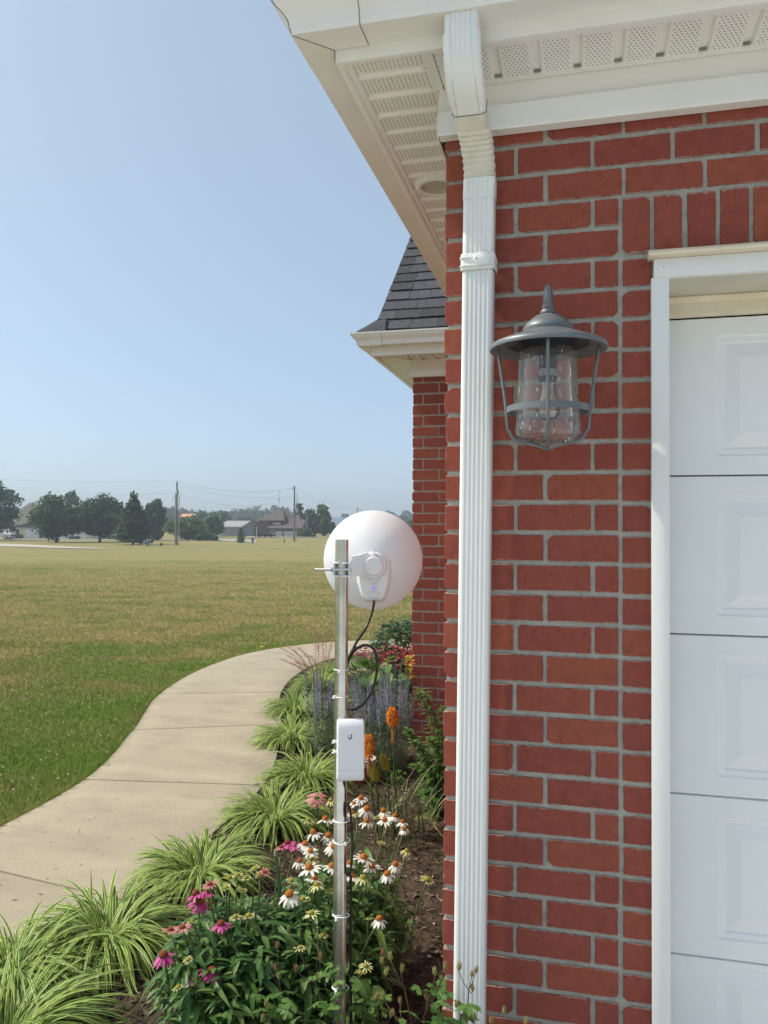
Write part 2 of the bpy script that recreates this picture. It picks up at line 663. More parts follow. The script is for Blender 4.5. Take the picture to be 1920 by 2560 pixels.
# ---------------------------------------------------------------- the ground, path, bed, driveway (setting)
def catmull(P, per=8):
    out = []
    n = len(P)
    for i in range(n - 1):
        p0, p1, p2, p3 = P[max(i - 1, 0)], P[i], P[i + 1], P[min(i + 2, n - 1)]
        for k in range(per):
            t = k / per
            out.append(tuple(.5 * (2 * b + (c - a) * t + (2 * a - 5 * b + 4 * c - d) * t * t + (3 * b - a - 3 * c + d) * t ** 3)
                             for a, b, c, d in zip(p0, p1, p2, p3)))
    out.append(tuple(P[-1]))
    return out


PATH_L = [(-3.30, .9), (-3.06, 2.15), (-2.98, 3.22), (-3.02, 4.42), (-3.39, 5.58), (-3.88, 6.85), (-4.12, 8.26), (-4.0, 9.55), (-3.30, 10.6), (-2.1, 11.2)]
PATH_R = [(-2.10, .7), (-1.90, 1.95), (-1.87, 3.04), (-1.90, 4.60), (-2.35, 6.05), (-2.80, 7.20), (-3.0, 8.32), (-2.92, 9.25), (-2.45, 9.95), (-1.7, 10.25)]
PL, PR = catmull(PATH_L), catmull(PATH_R)
PATH_POLY = np.array(PL + PR[::-1])


def inside(poly, x, y):
    """vectorised point in polygon"""
    x, y = np.asarray(x), np.asarray(y)
    c = np.zeros(x.shape, bool)
    n = len(poly)
    for i in range(n):
        x1, y1 = poly[i]
        x2, y2 = poly[(i + 1) % n]
        if y1 == y2: continue
        k = ((y1 > y) != (y2 > y)) & (x < (x2 - x1) * (y - y1) / (y2 - y1) + x1)
        c ^= k
    return c


BED_POLY = np.array(PR[6:] + [(-1.25, 10.3), (-1.25, 5.9), (-.36, 5.9), (-.36, 2.21), (.18, 2.21), (.18, 1.5), (-.3, 1.2), (-1.2, 1.1), (-1.9, 1.3)])

# lawn: one sheet to the horizon, rings round the viewer
rings = [0, .8, 1.6, 2.4, 3.2, 4, 5, 6, 7, 8, 9, 10, 12, 14, 17, 20, 25, 30, 36, 43, 52, 62, 74, 88, 100, 112, 124, 136, 150, 170, 200, 240, 300, 400, 600, 1000, 1800, 3200]
NA = 144
mb = MB()
vs = [(0, 0, 0)]
for r_ in rings[1:]:
    for k in range(NA):
        a = 2 * math.pi * k / NA
        x, y = r_ * math.sin(a), r_ * math.cos(a)
        vs.append((x, y, ground_z(x, y)))
fs = [(0, 1 + (k + 1) % NA, 1 + k) for k in range(NA)]
for i in range(len(rings) - 2):
    for k in range(NA):
        a, b = 1 + i * NA + k, 1 + i * NA + (k + 1) % NA
        fs.append((a, b, b + NA, a + NA))
mb.add(vs, fs)
lawn = mb.build('lawn', M['lawn'], None, smooth=True, kind='structure')

# curving concrete path: slabs with tooled joints on a darker base
base = MB()
for i in range(len(PL) - 1):
    base.quad((*PL[i], .012), (*PR[i], .012), (*PR[i + 1], .012), (*PL[i + 1], .012))
path = base.build('path', mat('dark joint base', (.10, .08, .06), .95), None, kind='structure')
per = 8
for j in range(len(PATH_L) - 1):
    lp, rp = PL[j * per:(j + 1) * per + 1], PR[j * per:(j + 1) * per + 1]
    g = .006
    def tow(a, b, d):
        v = Vector((b[0] - a[0], b[1] - a[1]))
        v = v.normalized() * d if v.length > 0 else v
        return (a[0] + v.x, a[1] + v.y)
    lp = [tow(lp[0], lp[1], g)] + lp[1:-1] + [tow(lp[-1], lp[-2], g)]
    rp = [tow(rp[0], rp[1], g)] + rp[1:-1] + [tow(rp[-1], rp[-2], g)]
    b = MB()
    cols = 5
    rows = len(lp)
    def P(i, c, z, ins=0.0):
        a, d = Vector(lp[i]), Vector(rp[i])
        q = a.lerp(d, c)
        return (q.x, q.y, z)
    vs, fs = [], []
    top = .042
    for i in range(rows):
        for c in range(cols + 1):
            e = (i in (0, rows - 1)) or c in (0, cols)
            vs.append(P(i, c / cols, top - (.006 if e else 0)))
    # a ring close to the rim so the edge is a narrow round-over
    for i in range(rows - 1):
        for c in range(cols):
            a = i * (cols + 1) + c
            fs.append((a, a + 1, a + cols + 2, a + cols + 1))
    n0 = len(vs)
    ring = [i * (cols + 1) for i in range(rows)] + [(rows - 1) * (cols + 1) + c for c in range(1, cols + 1)] + \
           [i * (cols + 1) + cols for i in range(rows - 2, -1, -1)] + [c for c in range(cols - 1, 0, -1)]
    for q in ring:
        vs.append((vs[q][0], vs[q][1], -.06))
    for k in range(len(ring)):
        k2 = (k + 1) % len(ring)
        fs.append((ring[k], ring[k2], n0 + k2, n0 + k))
    for q in range((cols + 1) * rows):
        vs[q] = (vs[q][0], vs[q][1], top)
    b.add(vs, fs)
    o = b.build('slab', M['concrete'], path)
    bevel(o, .007, 2, 40)

# planting bed: lumpy soil
gx = np.arange(-3.2, .25, .035)
gy = np.arange(1.0, 10.4, .035)
GX, GY = np.meshgrid(gx, gy)
ins = inside(BED_POLY, GX, GY)
idx = np.full(GX.shape, -1)
V = []
for j in range(GX.shape[0]):
    for i in range(GX.shape[1]):
        if ins[j, i]:
            idx[j, i] = len(V)
            x, y = GX[j, i], GY[j, i]
            z = .018 + .022 * noise.noise((x * 4, y * 4, 0)) + .012 * noise.noise((x * 17, y * 17, 3)) + .006 * noise.noise((x * 45, y * 45, 5))
            V.append((x, y, z))
F = []
for j in range(GX.shape[0] - 1):
    for i in range(GX.shape[1] - 1):
        q = (idx[j, i], idx[j, i + 1], idx[j + 1, i + 1], idx[j + 1, i])
        if min(q) >= 0: F.append(q)
bed = build_np('planting_bed', np.array(V), np.array(F), M['soil'], kind='structure')


def soil_z(x, y):
    return .018 + .022 * noise.noise((x * 4, y * 4, 0))


drive = MB()
drive.box(.19, 7, -14, 2.7, -.1, .03)
drive.box(-3.2, .185, -14, .95, -.1, .03)
drive = drive.build('driveway', mat('light driveway concrete', (.55, .535, .50), .9, (.62, .605, .57), 2, coord='World'), None, kind='structure')

# ---------------------------------------------------------------- the brick house
WY = 2.195                      # plane of the garage front
X0 = -.373                      # its corner
CO, JT = .0813, .0118            # course height, mortar joint
house = empty('brick_house', (X0, WY, 0), 0, 'red brick house with white eaves, garage door and a second brick wing further back', 'house')
HO = house.location.copy()


def hb():
    return MB(HO)


def brick_mesh(w, h, dep, seed, chip=0.5):
    """one brick: irregular outline, worn arrises, sometimes a rounded or broken corner"""
    q = random.Random(seed)
    pts = []
    for (cx, cz) in ((-1, -1), (1, -1), (1, 1), (-1, 1)):
        c = q.choice([.0008, .001, .0015, .002]) if q.random() > chip * .2 else q.uniform(.007, .016)
        ex, ez = min(c * q.uniform(1, 1.8), w * .3), min(c, h * .3)
        p = Vector((cx * w / 2, cz * h / 2))
        a, b = p + Vector((-cx * ex, 0)), p + Vector((0, -cz * ez))
        m_ = (a + b) / 2 * .45 + p * .55 - Vector((cx, cz)) * c * .25
        seq = [a, m_, b] if cx * cz < 0 else [b, m_, a]
        pts += seq
        # wavy stretch towards the next corner
        pts.append(None)
    out = []
    n = len(pts)
    for i, p in enumerate(pts):
        if p is not None:
            out.append(p)
        else:
            a, b = pts[i - 1], pts[(i + 1) % n]
            k = max(1, int((b - a).length / .05))
            for j in range(1, k + 1):
                m_ = a.lerp(b, j / (k + 1))
                d = (b - a).normalized()
                out.append(m_ + Vector((-d.y, d.x)) * q.uniform(-.0016, .0016))
    n = len(out)
    mb = MB()
    vs = []
    for sc_, y in ((-.0013, 0.0), (0, .0016), (0, dep)):
        for p in out:
            d = p.normalized()
            vs.append((p.x + d.x * sc_ * 1.3, y + (q.uniform(-.0006, .0006) if y == 0 else 0), p.y + (1 if p.y > 0 else -1) * sc_))
    fs = [tuple(range(n))]
    for l in range(2):
        for i in range(n):
            j = (i + 1) % n
            fs.append((l * n + i, (l + 1) * n + i, (l + 1) * n + j, l * n + j))
    mb.add(vs, fs)
    me = mb.mesh('brick')
    me.materials.append(M['brick'])
    import bmesh
    bm = bmesh.new(); bm.from_mesh(me)
    bmesh.ops.recalc_face_normals(bm, faces=bm.faces)
    bm.to_mesh(me); bm.free()
    return me


BM = {}


def brick(parent, x0, x1, z0, z1, y, var=8, dep=.03, org=None):
    w, h = round(x1 - x0, 3), round(z1 - z0, 3)
    k = rng.randrange(var)
    key = (w, h, k, dep)
    if key not in BM:
        BM[key] = brick_mesh(w, h, dep, hash((w, h, k)) & 0xffff)
    o = inst('brick', BM[key], parent, Vector(((x0 + x1) / 2 + rng.uniform(-.001, .001), y + rng.uniform(-.0012, .0012), (z0 + z1) / 2 + rng.uniform(-.0008, .0008))) - HO,
             (rng.uniform(-.004, .004), rng.uniform(-.005, .005), rng.uniform(-.006, .006)))
    return o


def zt(n):
    return EYE + .069 - CO * n


FR_L, FR_R = .171, .2155        # door trim, outer and inner edge
HEAD_B, HEAD_T = EYE + .652, EYE + .700
DOOR_Y = 2.405
DOOR_W = 2.44
core = hb()
MY = WY + .0055
core.box(X0 + .006, FR_L + .02, MY, MY + .28, -.05, 2.86)
core.box(FR_L + .02, FR_R + DOOR_W + .5, MY, MY + .28, HEAD_B + .066, 2.86)
core.box(FR_R + DOOR_W + .06, FR_R + DOOR_W + .5, MY, MY + .28, -.05, HEAD_B + .066)
core.box(X0 + .006, X0 + .2, MY + .28, 9.2, -.05, 2.86)
gwall = core.build('garage_wall', M['mortar'], house)
for n in range(-13, 21):
    z1, z0 = zt(n) - JT / 2, zt(n + 1) + JT / 2
    A = n % 2 == 0
    if n <= -11:
        e = [X0 - .006] + ([-.179, .0244] if A else [-.303, -.100])
        while e[-1] < 2.7: e.append(e[-1] + .2032)
    else:
        e = [X0 - .006] + ([-.179, .0244, .095] if A else [-.303, -.100, .095])
    for i in range(len(e) - 1):
        dep = .09 if i == 0 else .03
        xa = X0 + rng.uniform(-.0035, .002) if i == 0 else e[i] + JT / 2
        brick(gwall, round(xa, 3), e[i + 1] - JT / 2, z0, z1, WY, dep=dep)
    if n > -9 and z1 < HEAD_T + .06:
        brick(gwall, .095 + JT / 2, .095 + JT / 2 + .071, z0 - .003, z1 - .003, WY)
for i in range(34):
    x = .0957 + .0802 * i
    brick(gwall, x + JT / 2, x + .0802 - JT / 2, zt(-8) + JT / 2, zt(-10) - JT / 2, WY)
# the garage's side wall runs back from the corner (joined, it is edge-on to the viewer)
sb = hb()
for n in range(-13, 21):
    z1, z0 = zt(n) - JT / 2, zt(n + 1) + JT / 2
    y = WY + (.10 if n % 2 else .20)
    while y < 5.8:
        sb.box(X0 + rng.uniform(-.001, .001), X0 + .05, y + JT / 2, y + .2032 - JT / 2, z0, z1)
        y += .2032
sb.build('side_bricks', M['brick'], gwall, kind='stuff')

# second wing further back
W2, XB = 5.87, -1.243
core = hb()
core.box(XB + .006, .2, W2 + .006, W2 + .25, -.05, 2.9)
core.box(XB + .006, XB + .2, W2 + .25, 9.6, -.05, 2.9)
wwall = core.build('wing_wall', M['mortar'], house)
zl = on_y(1040, 957.9, W2).z
for n in range(-2, 34):
    z1, z0 = zl - CO * n - JT / 2, zl - CO * (n + 1) + JT / 2
    e = [XB] + ([-1.046] if n % 2 == 0 else [-1.168])
    while e[-1] < -.45: e.append(e[-1] + .2032)
    for i in range(len(e) - 1):
        xa = XB + rng.uniform(-.003, .002) if i == 0 else e[i] + JT / 2
        brick(wwall, round(xa, 3), e[i + 1] - JT / 2, z0, z1, W2, dep=.09 if i == 0 else .03)

# ---- eaves: K-style gutter, fascia, vented soffit, frieze
K = [(.0, .0), (.086, .0), (.0885, .012), (.091, .0145), (.0905, .022), (.094, .034), (.104, .047), (.117, .058), (.125, .070), (.127, .080), (.135, .082), (.135, .094), (.128, .095), (.128, .088), (.116, .088)]


def eave(xe, ye, zg, x_end, y_end, k=1.0, seam=.09):
    """gutter swept round the corner; xe/ye = fascia planes, zg = gutter bottom"""
    b = hb()
    vs, fs = [], []
    for o_, h in K:
        o_, h = o_ * k, h * k
        vs += [(x_end, ye - o_, zg + h), (xe - o_, ye - o_, zg + h), (xe - o_, y_end, zg + h)]
    for i in range(len(K) - 1):
        for j in range(2):
            a = i * 3 + j
            fs.append((a, a + 1, a + 4, a + 3))
    b.add(vs, fs)
    g_ = b.build('gutter', M['alu'], house, smooth=28, fix=False)
    # the strip mitre at the corner: a slightly larger piece lapped over the run
    b = hb()
    vs, fs = [], []
    off = .0022
    for o_, h in K[1:12]:
        o_, h = o_ * k + off, h * k - (off if h < .005 else 0)
        vs += [(xe - .0 + seam, ye - o_, zg + h), (xe - o_, ye - o_, zg + h), (xe - o_, ye + seam, zg + h)]
    vs += [(xe + seam, ye - .004, zg - off), (xe - .004, ye - .004, zg - off), (xe - .004, ye + seam, zg - off)]
    n = len(K[1:12])
    for i in range(n - 1):
        for j in range(2):
            a = i * 3 + j
            fs.append((a, a + 1, a + 4, a + 3))
    for j in range(2):
        fs.append((j, n * 3 + j, n * 3 + j + 1, j + 1))
    b.add(vs, fs)
    b.build('gutter_corner', M['alu'], g_, smooth=28, fix=False)
    b = hb()                                     # dirty sealant lines: mitre, lap, fascia corner
    b.tube([(xe - K[1][0] * k, ye - K[1][0] * k, zg - .0022), (xe - .001, ye - .001, zg - .0022)], .0016, 5)
    b.tube([(xe - o_ * k - .002, ye - o_ * k - .002, zg + h * k) for o_, h in K[1:11]], .0016, 5)
    b.tube([(xe + seam + .001, ye - .002, zg - .0005)] + [(xe + seam + .001, ye - o_ * k - .0008, zg + h * k - (.001 if h == 0 else 0)) for o_, h in K[1:11]], .0015, 5)
    b.tube([(xe - .0008, ye - .0008, zg - .002), (xe - .0008, ye - .0008, zg - .034)], .0014, 5)
    b.build('sealant', M['seal'], g_)
    return g_


SZ = 2.836
FX, FY = -.628, 1.968
gut = eave(FX, FY, 2.864, 3.1, 8.8, 1.0)
b = hb()
b.prism([(FX, FY), (3.1, FY), (3.1, FY + .02), (FX + .02, FY + .02), (FX + .02, 8.8), (FX, 8.8)], 2.829, 2.99, 'xy')
fas = b.build('fascia', M['trim'], house)
bevel(fas, .0025, 2)


def panel(front, length):
    b = MB()
    prof = [(0, 0), (.072, 0), (.0745, .002), (.079, .010), (.094, .010), (.0985, .002), (.101, 0), (.104, 0)]
    for i in range(len(prof) - 1):
        (a, z0), (c, z1) = prof[i], prof[i + 1]
        if front: b.quad((a, 0, z0), (a, length, z0), (c, length, z1), (c, 0, z1))
        else: b.quad((0, a, z0), (0, c, z1), (length, c, z1), (length, a, z0))
    # closing lap so that it has thickness
    b.box(*((0, .104, 0, length, .011, .013) if front else (0, length, 0, .104, .011, .013)))
    me = b.mesh('soffit_panel')
    me.materials.append(M['soffit_f' if front else 'soffit_s'])
    return me


sof = hb()
sof.box(FX + .02, 3.1, FY + .02, 2.19, SZ + .018, SZ + .022)
sof.box(FX + .02, X0 - .01, 2.195, 8.8, SZ + .018, SZ + .022)
sof = sof.build('soffit', M['dark_gap'], house)
mf = panel(True, .176)
inst('soffit_panel', mf, sof, Vector((-.4137, FY + .018, SZ + .003)) - HO)
x = -.372
while x < 2.9:
    inst('soffit_panel', mf, sof, Vector((x + .062, FY + .018, SZ)) - HO)
    x += .1037
ms = panel(False, .206)
y = FY + .002
k = 0
while y < 7:
    inst('soffit_panel', ms, sof, Vector((FX + .022, y, SZ)) - HO)
    y += .104
b = hb()
b.box(-.404, -.376, FY + .02, 2.168, SZ - .004, SZ + .008)
b.box(-.372, -.352, FY + .02, 2.168, SZ - .002, SZ + .008)
chan = b.build('corner_channel', M['trim'], sof)
b = hb()                                                   # receiving channels along fascia and wall
b.box(-.35, 3.0, FY + .02, FY + .032, SZ - .003, SZ + .006)
b.box(FX + .02, FX + .036, FY + .034, 7, SZ - .003, SZ + .006)
b.box(-.372, 3.0, 2.152, 2.164, SZ - .006, SZ + .006)
b.box(-.404, -.392, 2.17, 7, SZ - .004, SZ + .006)
b.build('edge_channel', M['trim'], sof)
# dark slips painting in the channel's shade where the grooves meet the wall
b = hb()
x = -.372 + .062
while x < 2.9:
    b.box(x + .0785, x + .0945, 2.1462, 2.1518, SZ + .002, SZ + .0085)
    x += .1037
b.build('groove_end_shade', mat('groove end shade', (.20, .18, .16), .95, (.34, .31, .27), 90), sof, kind='stuff')
b = hb()
b.lathe([(.056, -.004), (.057, -.012), (.061, -.016), (.070, -.014), (.079, -.005), (.0805, .001)], (-.503, 2.77, SZ), 44)
rl = b.build('recessed_light', M['trim'], house, smooth=True)
b = hb()
prof = [(.0, -.0015), (.040, -.0015), (.041, -.003)]
for k in range(6):
    prof += [(.0425 + .0023 * k, -.0035 - .0014 * k), (.0440 + .0023 * k, -.0030 - .0014 * k)]
prof += [(.0565, -.0118)]
b.lathe(prof, (-.503, 2.77, SZ), 44)
b.build('baffle', mat('lamp baffle', (.50, .47, .40), .5), rl, smooth=20)
b = hb()
b.box(X0 - .017, 3.0, 2.166, 2.19, 2.766, 2.835)
b.box(X0 - .017, X0 + .0, 2.19, 7, 2.766, 2.835)
fz = b.build('frieze_board', M['trim'], house)
bevel(fz, .002, 1)
b = hb()
b.prism([(2.1545, 2.768), (2.1525, 2.764), (2.1525, 2.702), (2.1545, 2.698), (2.190, 2.698), (2.190, 2.768)], X0 - .014, 3.0, 'yz')
b.build('frieze_moulding', M['trim'], fz)
b = hb()
b.box(X0 - .022, X0 - .0175, 2.17, 7, 2.70, 2.768)
b.build('side_moulding', M['trim'], fz)
# garage roof above the gutter (hidden from below, it shades the wall)
b = hb()
b.add([(FX - .05, FY - .05, 2.985), (3.2, FY - .05, 2.985), (3.2, 5.4, 6.4), (2.8, 5.4, 6.4), (2.8, 8.6, 6.4), (FX - .05, 8.9, 2.985)], [(0, 1, 2, 3), (0, 3, 4, 5)])
b.build('garage_roof', M['shingle'], house)

# ---- the wing's eave and roof
F2X, F2Y = -1.482, 5.54
eave(F2X, F2Y, 2.914, .2, 9.2, .9, .10)
b = hb()
b.prism([(F2X, F2Y), (.2, F2Y), (.2, F2Y + .02), (F2X + .02, F2Y + .02), (F2X + .02, 9.2), (F2X, 9.2)], 2.852, 3.0, 'xy')
b.build('wing_fascia', M['trim'], house)
b = hb()
b.box(F2X + .02, .2, F2Y + .02, W2, 2.888, 2.892)
b.box(F2X + .02, XB - .01, W2, 9.2, 2.888, 2.892)
sof2 = b.build('wing_soffit', M['dark_gap'], house)
mf2 = panel(True, .29)
x = -1.24
while x < .1:
    inst('soffit_panel', mf2, sof2, Vector((x, F2Y + .02, 2.872)) - HO)
    x += .104
ms2 = panel(False, .212)
y = F2Y + .03
while y < 9:
    inst('soffit_panel', ms2, sof2, Vector((F2X + .02, y, 2.872)) - HO)
    y += .104
b = hb()
b.add([(F2X + .02, F2Y + .02, 2.868), (F2X + .035, F2Y + .02, 2.868), (XB + .01, W2 - .03, 2.868), (XB - .01, W2 - .03, 2.868)], [(0, 1, 2, 3)])
b.build('corner_channel', M['trim'], sof2)
b = hb()
b.box(XB - .017, .1, W2 - .032, W2 - .004, 2.744, 2.874)
b.box(XB - .017, XB - .003, W2 - .004, 9, 2.744, 2.874)
b.box(XB - .02, .1, W2 - .042, W2 - .0325, 2.744, 2.80)
fz2 = b.build('wing_frieze', M['trim'], house)
# roof: front slope 12:12 in shingle courses, raked left edge
b = hb()
b.add([(-1.44, F2Y - .02, 3.02), (.3, F2Y - .02, 3.02), (.3, F2Y + 2.6, 5.64), (-1.35, F2Y + 2.6, 5.64), (-1.60, F2Y + 2.6, 3.0), (-1.55, F2Y, 3.0)],
      [(0, 1, 2, 3), (0, 3, 4, 5)])
roof = b.build('wing_roof', M['shingle'], house)
S2 = math.sqrt(.5)
for r_ in range(17):
    s0 = .02 + .140 * r_
    x = -1.46 + .004 * r_ + (.0 if r_ else -.02)
    first = True
    while x < .25:
        w = rng.choice([.16, .2, .25, .3, .33]) if not first else rng.choice([.12, .18, .26])
        th = .009
        y0, z0 = F2Y - .03 + (s0) * S2, 3.01 + (s0) * S2
        ln = .146
        if r_ == 0: ln = .15
        bb = MB(HO)
        e = rng.uniform(-.004, .004)
        pts = []
        for t_, off_ in ((0, .012 + rng.uniform(0, .004)), (ln, .002)):
            for xx in (x + .0015, x + w - .0015):
                pts.append((xx, y0 + t_ * S2 - off_ * S2, z0 + t_ * S2 + off_ * S2 + (e if t_ == 0 else 0)))
        lo = [(p[0], p[1] + th * S2, p[2] - th * S2) for p in pts]
        bb.add(pts + lo, [(0, 1, 3, 2), (4, 6, 7, 5), (0, 4, 5, 1), (0, 2, 6, 4), (1, 5, 7, 3), (2, 3, 7, 6)])
        bb.build('shingle', M['shingle'], roof)
        x += w
        first = False
bb = MB(HO)
bb.add([(-1.585, 5.455, 3.006), (-1.36, 5.462, 3.012), (-1.385, 5.60, 3.128), (-1.455, 5.655, 3.150), (-1.585, 5.475, 2.998), (-1.36, 5.482, 3.003), (-1.385, 5.63, 3.118), (-1.455, 5.70, 3.14)],
       [(0, 1, 2, 3), (4, 7, 6, 5), (0, 4, 5, 1), (1, 5, 6, 2), (2, 6, 7, 3), (3, 7, 4, 0)])
bb.build('hip_shingle', M['shingle'], roof)
for (p, q, w) in (((-1.475, 5.60, 3.105), (-1.425, 5.74, 3.19), .05),):
    bb = MB(HO)
    p, q = Vector(p), Vector(q)
    s_ = Vector((w, -w * .5, -.02))
    bb.add([p, p + s_ * 1.6, q + s_, q, p - Vector((.03, 0, .012)), p + s_ * 1.6 - Vector((0, .0, .014)), q + s_ - Vector((0, 0, .014)), q - Vector((.03, 0, .012))],
           [(0, 1, 2, 3), (4, 7, 6, 5), (0, 4, 5, 1), (1, 5, 6, 2), (2, 6, 7, 3), (3, 7, 4, 0)])
    bb.build('hip_shingle', M['shingle'], roof)

# ---- garage door with its trim
dr = hb()
dr.box(FR_R - .01, FR_R + DOOR_W, DOOR_Y + .035, DOOR_Y + .045, 0, 2.30)
gdoor = dr.build('garage_door', M['dark_gap'], house)
SEAM1, SEC = EYE + .0635 * DOOR_Y, .448
xl = on_y(1792, 1780, DOOR_Y).x
xi = on_y(1853, 1780, DOOR_Y).x


def door_section(zb, ztop):
    h = ztop - zb
    b = hb()
    y = DOOR_Y
    xs = []
    pw = .50
    x = xl
    while x + pw < FR_R + DOOR_W - .05:
        xs.append(x)
        x += pw + .10
    za, zc = zb + .052, zb + .392
    xs0, xe = FR_R - .008, FR_R + DOOR_W - .01
    # flat field as strips around the panels
    b.quad((xs0, y, zb), (xe, y, zb), (xe, y, za), (xs0, y, za))
    b.quad((xs0, y, zc), (xe, y, zc), (xe, y, ztop), (xs0, y, ztop))
    px = xs0
    for x in xs:
        b.quad((px, y, za), (x, y, za), (x, y, zc), (px, y, zc))
        px = x + pw
        d = xi - xl
        R_ = [(0, 0), (.004, .004), (d * .30, .0045), (d * .36, .009), (d * .95, .0005), (d, .0)]   # (inset, depth)
        for i in range(len(R_) - 1):
            (i0, d0), (i1, d1) = R_[i], R_[i + 1]
            o = [(x + i0, za + i0), (x + pw - i0, za + i0), (x + pw - i0, zc - i0), (x + i0, zc - i0)]
            n_ = [(x + i1, za + i1), (x + pw - i1, za + i1), (x + pw - i1, zc - i1), (x + i1, zc - i1)]
            for k in range(4):
                k2 = (k + 1) % 4
                b.quad((o[k][0], y + d0, o[k][1]), (o[k2][0], y + d0, o[k2][1]), (n_[k2][0], y + d1, n_[k2][1]), (n_[k][0], y + d1, n_[k][1]))
        b.quad((x + d, y, za + d), (x + pw - d, y, za + d), (x + pw - d, y, zc - d), (x + d, y, zc - d))
    b.quad((px, y, za), (xe, y, za), (xe, y, zc), (px, y, zc))
    # rolled top and bottom edges
    b.quad((xs0, y, ztop), (xe, y, ztop), (xe, y + .012, ztop + .003), (xs0, y + .012, ztop + .003))
    b.quad((xs0, y, zb), (xs0, y + .012, zb - .001), (xe, y + .012, zb - .001), (xe, y, zb))
    b.box(xs0, xe, y + .012, y + .034, zb, ztop - .001)
    return b.build('door_section', M['door'], gdoor)


for k in range(5):
    zb = SEAM1 - SEC * k
    door_section(max(zb, .012) if k == 4 else zb, zb + SEC - .006)

b = hb()
b.box(FR_L, FR_R, 2.174, 2.36, .0, HEAD_B - .0)
jamb = b.build('door_jamb', M['vinyl'], house)
bevel(jamb, .002, 2)
b = hb()
b.box(FR_R + DOOR_W, FR_R + DOOR_W + .045, 2.174, 2.36, .0, HEAD_B)
bevel(b.build('door_jamb', M['vinyl'], house), .002, 2)
b = hb()
b.box(FR_L + .006, FR_R + DOOR_W + .045, 2.1705, 2.192, HEAD_B - .002, HEAD_T)
hd = b.build('door_head', M['vinyl'], house)
bevel(hd, .002, 2)
b = hb()
b.prism([(2.150, HEAD_T + .003), (2.147, HEAD_T + .010), (2.153, HEAD_T + .018), (2.168, HEAD_T + .020), (2.194, HEAD_T + .020), (2.194, HEAD_T + .001), (2.165, HEAD_T + .0005)], FR_L - .008, FR_R + DOOR_W + .05, 'yz')
b.build('drip_cap', M['cream'], hd, smooth=50)
b = hb()
b.box(FR_R, FR_R + DOOR_W, 2.193, 2.40, HEAD_B + .001, HEAD_B + .012)
b.build('head_board', M['underside'], hd)
b = hb()
b.prism([(2.366, HEAD_B + .0005), (2.364, HEAD_B - .004), (2.372, HEAD_B - .018), (2.375, HEAD_B - .050), (2.380, HEAD_B - .053), (2.404, HEAD_B - .053), (2.404, HEAD_B + .0005)], FR_R + .001, FR_R + DOOR_W, 'yz')
b.build('door_stop', M['cream'], hd)
b = hb()
for (px_, pz_, rr) in ((FR_L + .030, HEAD_B + .026, .0018), (FR_L + .016, HEAD_B + .017, .0011)):
    b.lathe([(0, 0), (rr, 0.0), (rr, .002)], (px_, 2.170, pz_), 8, 'y')
b.build('nail', M['galv'], hd)

# ---- downspout: two elbows, fluted pipe, strap
def spout_section(w, d, flutes=True, r=.011):
    """rounded rectangle; front (-y) face fluted"""
    P = []
    def arc(cx, cy, a0, a1, n=4):
        for i in range(n + 1):
            a = R(a0 + (a1 - a0) * i / n)
            P.append((cx + r * math.cos(a), cy + r * math.sin(a)))
    arc(-w / 2 + r, -d / 2 + r, 180, 270)
    if flutes:
        f0, f1, nf = -w / 2 + .0175, w / 2 - .0175, 5
        for i in range(nf):
            c = f0 + (f1 - f0) * i / (nf - 1)
            for dx, dy in ((-.0042, 0), (-.0022, .0022), (.0, .003), (.0022, .0022), (.0042, 0)):
                P.append((c + dx, -d / 2 + dy))
    arc(w / 2 - r, -d / 2 + r, 270, 360)
    arc(w / 2 - r, d / 2 - r, 0, 90)
    arc(-w / 2 + r, d / 2 - r, 90, 180)
    return P


def sweep(b, sec_at, path):
    """path: list of (Vector, tangent); section x stays along world X"""
    n = None
    vs, fs = [], []
    for i, (p, t) in enumerate(path):
        x = Vector((1, 0, 0))
        y = t.cross(x).normalized()          # points to the front when t goes down
        sec = sec_at(i)
        n = len(sec)
        for (a, c) in sec:
            vs.append(p + x * a - y * (-c) * (1 if y.y > 0 else -1) if False else p + x * a + (y if y.y > 0 else -y) * c)
    for i in range(len(path) - 1):
        for k in range(n):
            a, c = i * n + k, i * n + (k + 1) % n
            fs.append((a, c, c + n, a + n))
    b.add(vs, fs)


SW, SD = .083, .060
xt = (on_y(1110, 60, 1.875).x + on_y(1193, 60, 1.875).x) / 2
xb = (on_y(1155, 520, 2.118).x + on_y(1236, 520, 2.118).x) / 2
XG = on_y(1170, 2560, 2.118).x
ds_top = Vector((xb, 2.149, on_y(1197, 488, 2.118).z))
ds_bot = ds_top + (Vector((XG, 2.149, .02 + 0)) - ds_top) * 1.0
ds_bot.x = ds_top.x + (XG - ds_top.x) * (ds_top.z - .02) / (ds_top.z - on_y(1170, 2560, 2.118).z)


def bez(p0, p1, p2, p3, n):
    out = []
    for i in range(n + 1):
        t = i / n
        p = p0 * (1 - t) ** 3 + p1 * 3 * t * (1 - t) ** 2 + p2 * 3 * t * t * (1 - t) + p3 * t ** 3
        d = (p1 - p0) * (1 - t) ** 2 + (p2 - p1) * 2 * t * (1 - t) + (p3 - p2) * t * t
        out.append((p, d.normalized()))
    return out


